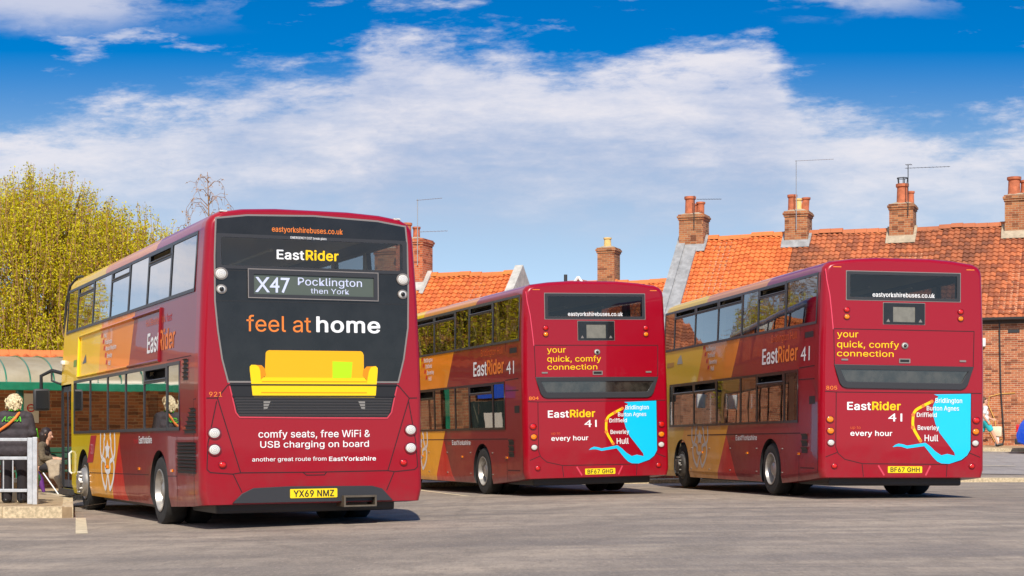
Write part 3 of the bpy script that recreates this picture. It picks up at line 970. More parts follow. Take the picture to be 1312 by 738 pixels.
k = MB()
for a_, b_ in (((1.08, 6.48), (1.6, 7.16)), ((2.12, 6.48), (1.6, 7.16))):
    k.tube([(a_[0], 1.47, a_[1]), (b_[0], 1.47, b_[1])], 0.06, 6)
k.build('bargeboard', WHITEP, m2)
k = MB(); k.tube([(0.8, 2.2, 6.0), (0.8, 2.2, 7.35)], 0.075, 8); k.build('vent_pipe', DARKM, m2)
m0 = house('cottage', -9.5, 0.0, 4.4, 6.4, 7.2, BRK2, TILE_OLD, (-5.5, 66.5, 0.6), ROT, 'long brick cottage with sooty tiled roof, behind the big black backed bus', 'house', windows=((-2, 1.6, 1.2, 1.4), (-5.5, 1.6, 1.2, 1.4), (-8, 3.7, 1.0, 1.1)))
for xx in (-9.0, -5.0, -0.6):
    chimney(m0, xx, 3.2, 1.0, 0.9, 6.2, 8.3, BRKC, [(-0.15, 0, 0.179, 0.574, POT, 0), (0.2, 0, 0.157, 0.492, POT, 0)])
# a terrace west of the yard, beyond the left edge of the picture (it shows in the bus windows)
m3 = house('terraced_house', -9, 13, 4.2, 7.0, 6.6, BRK2, TILE_OLD, (-44, 68, 0.0), R(30), 'long brown brick terrace west of the bus yard with five chimneys', 'house', windows=((-6, 1.6, 1.0, 1.3), (-1, 1.6, 1.0, 1.3), (4, 1.6, 1.0, 1.3), (9, 1.6, 1.0, 1.3)))
for xx in (-8, -3, 2, 7, 12.2):
    chimney(m3, xx, 3.5, 1.1, 0.95, 5.6, 8.0, BRKC, [(-0.2, 0, 0.179, 0.656, POT, 0), (0.2, 0, 0.157, 0.492, POT, 0)])
# the far side of the yard, behind the photographer: it shows only as dark shapes in the lacquer and glass
house('terraced_house', -22, 3, 6.4, 8.0, 10.4, BRK2, TILE_OLD, (-4, -34, -0.1), R(180), 'long dark brick terrace across the yard, mirrored in the black rear panel', 'house', windows=[(-20 + 4 * i, 4.6, 1.1, 1.5) for i in range(6)] + [(-20 + 4 * i, 1.6, 1.3, 1.5) for i in range(6)])
house('terraced_house', -22, 8, 6.0, 8.0, 9.6, BRK2, TILE_OLD, (-30, -30, -0.1), R(200), 'brown brick hall at the far left of the yard, mirrored in the rear glass', 'house', windows=[(-20 + 4 * i, 2.6, 1.3, 2.2) for i in range(7)])
# low planter with rubble behind the yard kerb
pl = empty('planter', (0, 0, 0)); tag(pl, 'low brick edged bed with pale rubble beyond the yard kerb', 'planter')
k = MB()
for i in range(26):
    x = 0.5 + i * 0.23
    k.cbox(x, x + 0.22, 44.2, 44.42, gz(x, 44.3) - 0.1, gz(x, 44.3) + 0.16 + random.uniform(-.03, .03), 0.02)
k.build('edging', BRK, pl)
k = MB()
for i in range(90):
    x, y = random.uniform(0.6, 6.3), random.uniform(44.45, 45.6)
    s_ = random.uniform(0.06, 0.16)
    bm = bmesh.new(); bmesh.ops.create_icosphere(bm, subdivisions=1, radius=s_)
    for v in bm.verts:
        v.co = v.co * random.uniform(0.75, 1.15); v.co.z *= 0.7; v.co += Vector((x, y, gz(x, y) + 0.1))
    bm.verts.index_update(); k.cur = i % 2
    k.add([v.co[:] for v in bm.verts], [[v.index for v in f.verts] for f in bm.faces]); bm.free()
k.build('rubble', [mat('pale_stone', lin(206, 186, 152), 0.9, var=0.3, vscale=6), mat('orange_stone', lin(206, 130, 92), 0.9, var=0.3, vscale=6)], pl)
# ------------------------------------------------------------------ trees
def leaf_mat(name, a, b, c):
    m_ = bpy.data.materials.new(name); m_.use_nodes = True
    nt = m_.node_tree; t = NT(nt)
    p = nt.nodes['Principled BSDF']; p.inputs['Roughness'].default_value = 0.6
    g = t.n('ShaderNodeNewGeometry')
    r = g.outputs['Random Per Island']
    colr = t.mix(t.ss(r, 0.0, 0.6), a, b); colr = t.mix(t.ss(r, 0.86, 0.98), colr, c)
    t.put(p.inputs['Base Color'], colr)
    tl = t.n('ShaderNodeBsdfTranslucent'); t.put(tl.inputs[0], colr)
    mx = t.n('ShaderNodeMixShader'); mx.inputs[0].default_value = 0.35
    nt.links.new(p.outputs[0], mx.inputs[1]); nt.links.new(tl.outputs[0], mx.inputs[2])
    nt.links.new(mx.outputs[0], nt.nodes['Material Output'].inputs[0])
    return m_


LEAF = leaf_mat('spring_leaf', lin(172, 164, 4), lin(222, 208, 18), lin(186, 126, 30))
LEAFB = leaf_mat('sparse_bud', lin(176, 136, 60), lin(196, 140, 60), lin(160, 104, 60))
BARK = mat('grey_brown_bark', lin(120, 98, 76), 0.9, var=0.3, vscale=6)
TWIG = mat('tan_twig', lin(158, 118, 84), 0.85, var=0.2, vscale=6)


def shoot_tree(name, x, y, z0, blobs, nsh, nleaf, label, rnd, leaf=0.037):
    """pollarded spring tree: masses of upright shoots carrying small new leaves"""
    tr = empty(name, (x, y, z0)); tag(tr, label, 'tree', 'trees behind the shelter')
    lf, tw = MB(), MB()
    zc = min(b[2] for b in blobs)
    limbs = MB()
    limbs.tube([(0, 0, -0.2), (0.05, 0, zc * 0.35), (0, 0.05, zc * 0.7)], [0.34, 0.27, 0.2], 10)
    for bx, by, bz, rx, ry, rz in blobs:
        limbs.tube([(0, 0.03, zc * 0.55), (bx * 0.4, by * 0.4, zc * 0.75 + 0.2 * bz), (bx, by, bz + 0.2 * rz)], [0.17, 0.11, 0.05], 7)
        for _ in range(7):
            a = rnd.uniform(0, 6.28)
            limbs.tube([(bx * 0.6, by * 0.6, zc * 0.8), (bx + rx * .45 * math.cos(a), by + ry * .45 * math.sin(a), bz), (bx + rx * .6 * math.cos(a), by + ry * .6 * math.sin(a), bz + rz * .6)], [0.07, 0.04, 0.02], 5)
    vol = [b[3] * b[4] * b[5] for b in blobs]; tot = sum(vol)
    for (bx, by, bz, rx, ry, rz), vv in zip(blobs, vol):
        for _ in range(int(nsh * vv / tot)):
            while True:
                p = Vector((rnd.uniform(-1, 1), rnd.uniform(-1, 1), rnd.uniform(-1, 1)))
                if p.length < 1 and (p.length > 0.45 or rnd.random() < 0.35):
                    break
            base = Vector((bx + p.x * rx, by + p.y * ry, bz + p.z * rz))
            L_ = rnd.uniform(0.7, 1.5)
            d = Vector((p.x * 0.25 + rnd.uniform(-.16, .16), p.y * 0.25 + rnd.uniform(-.16, .16), 1)).normalized()
            base = base - d * L_ * 0.6
            pts = [base, base + d * L_ * .5 + Vector((rnd.uniform(-.05, .05), rnd.uniform(-.05, .05), 0)), base + d * L_]
            tw.tube(pts, [0.012, 0.009, 0.004], 3, False)
            dens = nleaf * rnd.uniform(0.5, 1.4)
            for i in range(int(dens)):
                f = rnd.uniform(0.05, 0.97)
                c = pts[0].lerp(pts[2], f) + Vector((rnd.gauss(0, .07), rnd.gauss(0, .07), rnd.gauss(0, .05)))
                s_ = leaf * rnd.uniform(0.6, 1.4)
                u = Vector((rnd.gauss(0, 1), rnd.gauss(0, 1), rnd.gauss(0, 1) + 0.6)).normalized()
                w = u.cross(Vector((rnd.gauss(0, 1), rnd.gauss(0, 1), rnd.gauss(0, 1)))).normalized()
                lf.add([c - u * s_, c + w * s_ * .5, c + u * s_, c - w * s_ * .5], [(0, 1, 2, 3)])
    limbs.build('trunk', BARK, tr, 50)
    tw.build('twigs', TWIG, tr, fix=False)
    lf.build('crown', LEAF, tr, fix=False)
    return tr


rnd = random.Random(11)
shoot_tree('pollard_tree', -14.2, 50, 0, [(0, 0, 5.6, 3.9, 3.0, 2.9), (-4.2, 0.5, 5.2, 3.2, 2.6, 2.6), (3.1, -0.3, 5.0, 2.6, 2.4, 2.6), (0.6, 0, 7.4, 1.7, 1.6, 1.45), (1.0, -1, 3.2, 4.0, 2.2, 1.4), (-4, -1, 3.0, 3.4, 2.2, 1.4)], 6200, 64,
           'broad golden green tree, the largest, filling the left above the shelter', rnd)
shoot_tree('pollard_tree', -9.9, 52.5, 0, [(0, 0, 4.9, 1.5, 1.5, 2.2), (1.3, 0, 4.4, 1.3, 1.3, 2.2), (-1.5, 0, 4.6, 1.6, 1.5, 2.4), (2.6, 1, 3.4, 2.2, 1.6, 1.8), (2.3, .5, 4.3, 1.2, 1.1, 2.1), (3.3, .8, 4.1, 1.1, 1.0, 2.0)], 2900, 64,
           'smaller golden green tree beside the roof of the nearest bus', rnd)


def weeping_birch(name, x, y, z0, h, label, rnd):
    tr = empty(name, (x, y, z0)); tag(tr, label, 'tree', 'trees behind the shelter')
    tk = MB(); tk.tube([(0, 0, -.2), (.05, 0, h * .4), (0.02, 0, h * .75), (-.06, 0, h)], [.13, .08, .035, .008], 8)
    tw, lf = MB(), MB()
    for i in range(58):
        f = rnd.uniform(0.5, 0.97)
        a = rnd.uniform(0, 6.28)
        L_ = (1 - f) * 3.7 + 0.35
        o = Vector((0, 0, h * f))
        dirv = Vector((math.cos(a), math.sin(a), 0))
        pts = [o, o + dirv * L_ * .35 + Vector((0, 0, L_ * .35)), o + dirv * L_ * .7 + Vector((0, 0, L_ * .32)), o + dirv * L_ * .95 + Vector((0, 0, -L_ * .05)), o + dirv * L_ * 1.02 + Vector((0, 0, -L_ * .45))]
        tk.tube(pts, [.015, .011, .008, .006, .003], 4, False)
        for _ in range(int(5 + 13 * (1 - f))):
            k = rnd.uniform(0.15, 4)
            i0 = min(int(k), 3)
            p = pts[i0].lerp(pts[i0 + 1], k - i0)
            e = p + Vector((rnd.uniform(-.35, .35), rnd.uniform(-.35, .35), rnd.uniform(-.55, .12)))
            m = p.lerp(e, .5) + Vector((0, 0, .08))
            tw.tube([p, m, e], [.007, .006, .003], 3, False)
            for _ in range(2):
                c = m.lerp(e, rnd.random()) + Vector((rnd.gauss(0, .03), rnd.gauss(0, .03), 0))
                s_ = rnd.uniform(.02, .045)
                u = Vector((rnd.gauss(0, 1), rnd.gauss(0, 1), rnd.gauss(0, 1))).normalized(); w = u.orthogonal()
                lf.add([c - u * s_, c + w * s_ * .5, c + u * s_, c - w * s_ * .5], [(0, 1, 2, 3)])
    tk.build('trunk', TWIG, tr, 50); tw.build('twigs', TWIG, tr, fix=False); lf.build('crown', LEAFB, tr, fix=False)


weeping_birch('birch_tree', -10.2, 58, 0.3, 9.9, 'nearly bare weeping birch with tan twigs, above the roof of the nearest bus', rnd)
weeping_birch('birch_tree', -11.4, 61, 0.3, 8.6, 'lower half hidden birch with bare tips, close against the right end of the golden trees', rnd)

# ------------------------------------------------------------------ passenger shelter
SH_A = R(24)
sh = empty('bus_shelter', (-9.93, 35.5, PZ), (0, 0, SH_A))
tag(sh, 'green framed bus shelter with curved translucent canopy along a brick wall', 'bus shelter')
SHW = brick_mat('shelter_brick', lin(168, 104, 66), lin(132, 78, 52), lin(168, 132, 96), stain=0.4)
wl = empty('brick_wall', (-9.93, 35.5, PZ), (0, 0, SH_A)); tag(wl, 'brick wall with orange pantile coping behind the green shelter', 'wall')
k = MB(); k.box(-10, 3.6, 3.0, 3.25, -0.1, 2.78); k.build('wall_face', SHW, wl)
o = roof_slope('tile_coping', -10, 3.65, 3.3, 3.02, 0.5, R(26), TILE_NEW, wl)
o = roof_slope('tile_coping', -10, 3.65, 3.3, 3.02, 0.45, R(26), TILE_NEW, wl, back=True)
ridge_row(-10, 3.65, 3.3, 3.03, TILE_NEW, wl)
for (wx, wy, wlen), lab in (((-8.4, 40.82, 4.4), 'short brick wall with green frames and a blue sign, hidden behind the nearest bus'), ((-11.5, 46.2, 6.0), 'far brick wall section with tiled coping, below the golden tree')):
    wl2 = empty('brick_wall', (wx, wy, PZ), (0, 0, SH_A)); tag(wl2, lab, 'wall')
    k = MB(); k.box(0, wlen, 0, 0.25, -0.1, 2.9); k.build('wall_face', SHW, wl2)
    roof_slope('tile_coping', 0, wlen, 0.12, 3.16, 0.42, R(26), TILE_NEW, wl2); roof_slope('tile_coping', 0, wlen, 0.12, 3.16, 0.42, R(26), TILE_NEW, wl2, back=True)
    k = MB()
    for xx in (1.35, 3.95) if wlen < 5 else (1.0, 3.0, 5.0):
        k.box(xx, xx + 0.12, -0.16, -0.003, 0, 2.8)
    k.box(0.6, wlen - .3, -0.16, -0.003, 2.8, 2.95)
    k.build('green_frame', GREENP, wl2)
    if wlen < 5:
        k = MB(); k.box(2.2, 3.2, -0.06, -0.003, 2.02, 2.4); k.build('blue_panel', mat('blue_sign', lin(24, 76, 190), 0.4), wl2)
        k = MB(); k.box(2.05, 3.35, -0.05, -0.003, 0.4, 1.95); k.build('dark_panel', mat('dark_green_panel', lin(26, 40, 34), 0.35), wl2)
        k = MB(); k.box(2.55, 3.05, -0.07, -0.051, 1.25, 1.65); k.build('white_panel', mat('notice_white', lin(214, 206, 192), 0.5), wl2)
# canopy
CANM = bpy.data.materials.new('canopy_sheet'); CANM.use_nodes = True
t_ = NT(CANM.node_tree); pb = CANM.node_tree.nodes['Principled BSDF']
tc_ = t_.n('ShaderNodeTexCoord')
cc_ = t_.mix(t_.ss(t_.noise(tc_.outputs['Object'], 1.6, 6, 0.6), 0.3, 0.7), lin(216, 206, 178), lin(196, 182, 150))
t_.put(pb.inputs['Base Color'], cc_); pb.inputs['Roughness'].default_value = 0.35
tl_ = t_.n('ShaderNodeBsdfTranslucent'); t_.put(tl_.inputs[0], cc_)
mx_ = t_.n('ShaderNodeMixShader'); mx_.inputs[0].default_value = 0.45
CANM.node_tree.links.new(pb.outputs[0], mx_.inputs[1]); CANM.node_tree.links.new(tl_.outputs[0], mx_.inputs[2])
CANM.node_tree.links.new(mx_.outputs[0], CANM.node_tree.nodes['Material Output'].inputs[0])
def arc(f, r=0.0):
    a = R(90) * f
    return (2.95 - (2.95 + r) * math.sin(a) if False else 2.9 - (2.9 + r) * math.sin(a), 2.24 + (0.66 + r) * math.cos(a))
k = MB(); N_ = 14
for xx0, xx1 in ((-10, 3.4),):
    vs = []
    for i in range(N_ + 1):
        y_, z_ = arc(i / N_)
        vs += [(xx0, y_, z_), (xx1, y_, z_)]
    k.add(vs, [(2 * i, 2 * i + 1, 2 * i + 3, 2 * i + 2) for i in range(N_)])
k.build('canopy', CANM, sh, 60)
for i in range(27):
    xx = -9.6 + i * 0.48
    k = MB(); k.tube([(xx, *arc(j / 12, 0.012)) for j in range(13)], 0.016, 6); k.build('rib', GREENP, sh, 60)
k = MB(); k.cbox(-10, 3.45, -0.12, 0.02, 2.08, 2.25, 0.015); k.build('gutter_beam', GREENP, sh)
for xx in (-8.2, -4.2, -0.2):
    k = MB(); k.lathe([(0, -0.02), (0.085, -0.02), (0.085, 2.08), (0, 2.08)], 'z', 18, (xx, 0.1, 0)); k.build('post', GREENP, sh, 40)
k = MB(); k.box(-6, 3.0, 2.93, 2.998, 0.7, 0.78); k.build('rail', GREENP, sh)
# poster on the wall
po = empty('notice', (0, 0, 0)); po.parent = None
k = MB(); k.box(0.28, 0.62, 2.965, 2.996, 1.45, 2.1); nt_ = k.build('notice_board', mat('notice_white', lin(214, 206, 192), 0.5))
nt_.location = (-9.93, 35.5, PZ); nt_.rotation_euler = (0, 0, SH_A); tag(nt_, 'white wall notice with small red ring beside the green post', 'notice')
bpy.data.objects.remove(po)
k = MB(); k.lathe([(0.09, 0), (0.09, 0.004), (0.065, 0.004), (0.065, 0)], 'y', 20, (0.45, 2.957, 1.78)); k.box(0.39, 0.51, 2.957, 2.961, 1.77, 1.79); k.build('emblem', REDV, nt_)
# bench
be = empty('bench', (-9.2, 34.6, PZ), (0, 0, SH_A)); tag(be, 'dark green slatted bench in the shelter under the seated woman', 'bench')
k = MB()
for i in range(4):
    k.cbox(-1.6, 1.2, -0.2 + i * 0.115, -0.105 + i * 0.115, 0.41, 0.45, 0.008)
k.build('seat', mat('bench_green', lin(40, 84, 58), 0.5), be)
k = MB()
for i in range(3):
    k.cbox(-1.6, 1.2, 0.29, 0.32, 0.55 + i * 0.13, 0.645 + i * 0.13, 0.008)
k.build('backrest', mat('bench_green', lin(40, 84, 58), 0.5), be)
for xx in (-1.4, 1.0):
    k = MB(); k.box(xx, xx + .05, -0.16, -0.11, 0, 0.41); k.box(xx, xx + .05, 0.24, 0.287, 0, 0.9); k.box(xx, xx + .05, -0.11, 0.24, 0.36, 0.409); k.build('leg', DARKM, be)

# galvanised guard rail
gr = empty('guard_rail', (0.06, 27.75, PZ)); tag(gr, 'galvanised steel guard rail on the platform edge in front of the standing woman', 'railing')
for xx in (-7.78, -9.8, -11.8):
    k = MB(); k.cbox(xx, xx + 0.075, -0.04, 0.04, 0, 1.085, 0.006); k.build('post', GALV, gr)
    k = MB(); k.cbox(xx - 0.085, xx - 0.005, -0.03, 0.03, 0.005, 1.075, 0.006) if xx > -8 else k.cbox(xx - 0.06, xx - 0.004, -0.03, 0.03, 0.005, 1.0, 0.006); k.build('frame_post', GALV, gr)
for z_ in (1.02, 0.72, 0.20):
    k = MB(); k.cbox(-11.7, -7.87, -0.025, 0.025, z_, z_ + 0.05, 0.006); k.build('rail', GALV, gr)
for i in range(24):
    xx = -11.6 + i * 0.152
    k = MB(); k.tube([(xx, 0, 0.25), (xx, 0, 0.72)], 0.011, 6); k.build('baluster', GALV, gr)
bo = empty('bollard', (-8.28, 28.9, PZ)); tag(bo, 'short cream bollard with tan panel behind the guard rail', 'bollard')
k = MB(); k.cbox(-0.11, 0.11, -0.08, 0.08, 0, 0.40, 0.03); k.build('post', mat('cream_bollard', lin(226, 214, 184), 0.7, var=0.15), bo, 40)
k = MB(); k.cbox(-0.115, 0.115, -0.085, 0.085, 0.19, 0.33, 0.01); k.build('panel', mat('tan_panel', lin(190, 158, 104), 0.7), bo, 40)
# ------------------------------------------------------------------ buses
REDM = plain_paint('bus_red', REDR, 0.3)
GLS = glass('side_glass', (0.62, 0.65, 0.66), 2.7)
GLD = glass('tinted_glass', (0.36, 0.38, 0.385), 2.2)
GLR = glass('rear_tinted_glass', (0.42, 0.43, 0.44), 0.8, dust=0.012)
INTM = mat('bus_interior', (0.24, 0.24, 0.235), 0.6)
CEIL = mat('interior_cream', lin(214, 198, 160), 0.6)
SEATM = mat('seat_moquette', (0.06, 0.035, 0.05), 0.85, var=0.4, vscale=25)
TYRE = mat('tyre_rubber', (0.022, 0.021, 0.02), 0.8, var=0.3, vscale=9, bump=0.2, bscale=30)
RIMM = mat('steel_rim', lin(178, 174, 168), 0.42, 0.75, var=0.2, vscale=6)
RIMD = mat('dark_rim', lin(96, 92, 88), 0.5, 0.6, var=0.3, vscale=8)
GLOSSB = mat('gloss_black_panel', (0.014, 0.0135, 0.0135), 0.16, coat=0.35, spec=0.3, var=0.3, vscale=3)
MATTB = mat('matt_black_plastic', (0.03, 0.03, 0.033), 0.5)
LEDS = mat('display_face', lin(84, 92, 82), 0.35)
LEDT = mat('display_characters', lin(190, 196, 220), 0.6, emit=0.25)


def lens(name, hi, lo):
    """moulded lamp lens: concentric rings of the reflector behind a clear face"""
    m_ = bpy.data.materials.new(name); m_.use_nodes = True
    t = NT(m_.node_tree); b = m_.node_tree.nodes['Principled BSDF']
    x, y, z = t.xyz(t.n('ShaderNodeTexCoord').outputs['Object'])
    r = t.m('SQRT', t.m('ADD', t.m('MULTIPLY', x, x), t.m('MULTIPLY', z, z)))
    ring = t.ss(t.m('SINE', t.m('MULTIPLY', r, 300.0)), -0.2, 0.7)
    t.put(b.inputs['Base Color'], t.mix(t.m('MULTIPLY', ring, 0.7), hi, lo))
    b.inputs['Roughness'].default_value = 0.12; b.inputs['Coat Weight'].default_value = 1.0
    return m_


LENSW = lens('clear_lens', lin(226, 222, 214), lin(158, 156, 150))
LENSR = lens('red_lens', lin(228, 30, 16), lin(150, 6, 8))
LENSA = lens('amber_lens', lin(252, 148, 8), lin(206, 84, 4))
PLATEY = mat('plate_yellow', lin(250, 214, 16), 0.45)
PLATEB = mat('plate_black', (0.015, 0.015, 0.015), 0.5)
SEAM = mat('panel_gap', (0.035, 0.006, 0.01), 0.8)
SILV = mat('edge_trim', lin(150, 140, 132), 0.4, 0.4)

PROF = {'A': [(1.50, 0.0), (1.54, 0.16), (1.54, 1.9), (1.53, 2.3), (1.49, 3.16), (1.435, 3.93), (1.415, 4.03), (1.36, 4.11), (1.25, 4.17), (0.95, 4.215), (0.5, 4.24)],
        'B': [(1.50, 0.0), (1.54, 0.14), (1.54, 1.9), (1.54, 2.3), (1.525, 3.05), (1.495, 3.93), (1.475, 4.03), (1.42, 4.10), (1.32, 4.145), (0.95, 4.195), (0.5, 4.225)]}


def side_x(kind, z):
    p = [(q[1], q[0]) for q in PROF[kind][1:8]]
    return interp(z, p)


def front_rake(kind, z):
    return (0.62 if kind == 'A' else 0.3) * max(0.0, (z - 2.75) / 1.4) ** 1.3


def body_shell(kind, L):
    P = PROF[kind]
    half = P + []
    sec = [(-x, z) for x, z in half] + [(x, z) for x, z in reversed(half)]
    n = len(sec)
    # stations: (y, inset of the sides, drop of the roof)
    st = []
    rx, ry, rt = (0.085, 0.13, 0.05) if kind == 'A' else (0.10, 0.15, 0.075)
    for k in range(6):
        a = R(90) * k / 5
        st.append((ry * (1 - math.sin(a)), rx * (1 - math.cos(a)) if False else rx * (1 - math.sin(a)) ** 0 * (1 - math.sin(R(90) * k / 5)), rt * (1 - math.sin(a))))
    st = [(ry * (1 - math.cos(R(90) * k / 5)), rx * (1 - math.sin(R(90) * k / 5)), rt * (1 - math.sin(R(90) * k / 5))) for k in range(6)]
    st += [(0.6, 0, 0), (2.0, 0, 0), (4.0, 0, 0), (6.0, 0, 0), (8.0, 0, 0), (L - 0.9, 0, 0), (L - 0.55, 0.02, 0.01), (L - 0.3, 0.07, 0.05), (L - 0.12, 0.16, 0.13), (L - 0.03, 0.28, 0.24), (L, 0.42, 0.36)]
    vs = []
    if kind == 'A':
        st = [q for q in st if q[0] < L - 0.95] + [(L - 0.9, 0, 0), (L - 0.5, 0, 0), (L - 0.16, 0.0, 0.0), (L - 0.06, 0.025, 0.03), (L - 0.015, 0.06, 0.08), (L, 0.12, 0.14)]
    for y, ix, iz in st:
        zb = 0.27 if kind == 'A' else 0.235
        zb = interp(y, [(0, 0.355 if kind == 'A' else 0.375), (0.9, 0.30), (1.6, zb)])
        for x, z in sec:
            f = min(1, max(0, (z - 3.3) / 0.9))
            zz = zb + z if z < 0.3 else z
            yy = y - front_rake(kind, zz) * max(0, (y - (L - 1.6)) / 1.6)
            vs.append(((abs(x) * (1 - ix / 1.54)) * (1 if x > 0 else -1), yy, zz - iz * f))
    fs = []
    for i in range(len(st) - 1):
        for k in range(n):
            fs.append((i * n + k, i * n + (k + 1) % n, (i + 1) * n + (k + 1) % n, (i + 1) * n + k))
    o_ = (len(st) - 1) * n
    fs.append(tuple(range(n)))
    for k in range(n // 2 - 1):
        fs.append((o_ + k, o_ + k + 1, o_ + n - 2 - k, o_ + n - 1 - k))
    mb = MB(); mb.add(vs, fs)
    return mb


def boolean(base, cutters, mats):
    """base mesh minus each of the cutter meshes, in turn"""
    o = bpy.data.objects.new('cut_base', base); COL.objects.link(o)
    tmp = []
    for c in cutters:
        bm = bmesh.new(); bm.from_mesh(c)
        if bm.calc_volume(signed=True) < 0:
            bmesh.ops.reverse_faces(bm, faces=bm.faces[:])
        bm.to_mesh(c); bm.free()
        co = bpy.data.objects.new('cutter', c); COL.objects.link(co); tmp.append(co)
        m_ = o.modifiers.new('cut', 'BOOLEAN'); m_.operation = 'DIFFERENCE'; m_.solver = 'EXACT'; m_.object = co
        m_.material_mode = 'TRANSFER'
    dg = bpy.context.evaluated_depsgraph_get(); dg.update()
    me = bpy.data.meshes.new_from_object(o.evaluated_get(dg))
    for co in tmp + [o]:
        bpy.data.objects.remove(co)
    return me


DIV = {'A': [1.87, 3.36, 4.70, 6.14, 7.67, 9.18], 'B': [1.83, 3.38, 4.37, 5.93, 7.56, 9.17]}


def wheel(bus, x, y, r, front, side, kind):
    """one wheel (or a twin pair at the rear) with tyre and rim"""
    w = empty('wheel', (x, y, r), parent=bus)
    s = side
    tw = 0.30
    t = MB()
    for off in ((0,) if front else (0, 0.36)):
        o = -s * (tw / 2 + off)
        prof = [(r * .60, -tw / 2), (r * .80, -tw / 2 - .012), (r * .93, -tw / 2), (r * .985, -tw / 2 + .035), (r, -tw / 2 + .07), (r, tw / 2 - .07), (r * .985, tw / 2 - .035), (r * .93, tw / 2), (r * .80, tw / 2 + .012), (r * .60, tw / 2), (r * .60, -tw / 2)]
        for g in range(3):
            pass
        t.lathe([(a, b + o) for a, b in prof], 'x', 40)
    t.build('tyre', TYRE, w, 40)
    m = MB()
    if front:
        pr = [(r * .60, 0.0), (r * .615, 0.012), (r * .58, 0.02), (r * .54, -0.01), (r * .50, 0.05), (r * .42, 0.085), (r * .30, 0.10), (r * .28, 0.14), (r * .12, 0.155), (0.0, 0.155)]
        m.lathe([(a, s * b) for a, b in pr], 'x', 32)
        for k in range(10):
            a = 2 * math.pi * k / 10
            m.lathe([(0.0, s * 0.135), (0.022, s * 0.135), (0.024, s * 0.08)], 'x', 8, (0, r * .36 * math.cos(a), r * .36 * math.sin(a)))
    else:
        pr = [(r * .60, 0.0), (r * .62, 0.012), (r * .585, 0.016), (r * .55, -0.03), (r * .52, -0.12), (r * .40, -0.16), (r * .28, -0.15), (r * .26, -0.05), (r * .15, -0.02), (0.0, -0.02)]
        m.lathe([(a, s * b) for a, b in pr], 'x', 32)
        for k in range(10):
            a = 2 * math.pi * k / 10
            m.lathe([(0.0, s * -0.12), (0.02, s * -0.12), (0.022, s * -0.17)], 'x', 8, (0, r * .34 * math.cos(a), r * .34 * math.sin(a)))
    m.build('rim', RIMM if kind == 'A' or not front else RIMD, w, 40)
    return w


def lamp(bus, u, z, r, lens, name='tail_light', squash=0.92, y=0.0):
    m = MB(); m.lathe([(r * 1.22, 0.002), (r * 1.2, 0.018), (r * 1.04, 0.02), (r * .98, 0.006)], 'y', 28)
    m.v = [(a * 1.06, -b, c * squash) for a, b, c in m.v]
    l = MB(); l.lathe([(r, 0.004), (r * .97, 0.012), (r * .85, 0.017), (r * .5, 0.022), (r * .18, 0.024), (0, 0.024)], 'y', 28)
    l.v = [(a * 1.06, -b, c * squash) for a, b, c in l.v]
    o = l.build(name, lens, bus, 60); o.location = (u, y, z)
    b = m.build('bezel', mat('lamp_bezel', lin(120, 20, 34), 0.3, coat=0.6) if name == 'tail_light' else SILV, o, 40)
    return o


def number_plate(bus, s, u0, u1, z0, z1, base):
    p = plate('number_plate', rect(u0, u1, z0, z1, 0.012), PLATEY, bus, REAR, base, 0.006)
    text(s, u0 + 0.045, u1 - 0.045, z0 + 0.016, z1 - 0.016, PLATEB, p, REAR, base + 0.0085, 0.03)


def side_fn(kind, extra=0.0):
    """maps (u, z, w): u = distance forward, flipped by the caller; stands w off the nearside"""
    return lambda u, z, w: (-(side_x(kind, z) + w), -u, z)


def east_rider(bus, fn, u0, u1, zb, zt, riderm, base=0.004, frac=0.455):
    um = u0 + (u1 - u0) * frac
    text('East', u0, um - 0.012, zb, zt, WHITEV, bus, fn, base, 0.035)
    text('Rider', um + 0.008, u1, zb, zt + 0.012, riderm, bus, fn, base, 0.035)


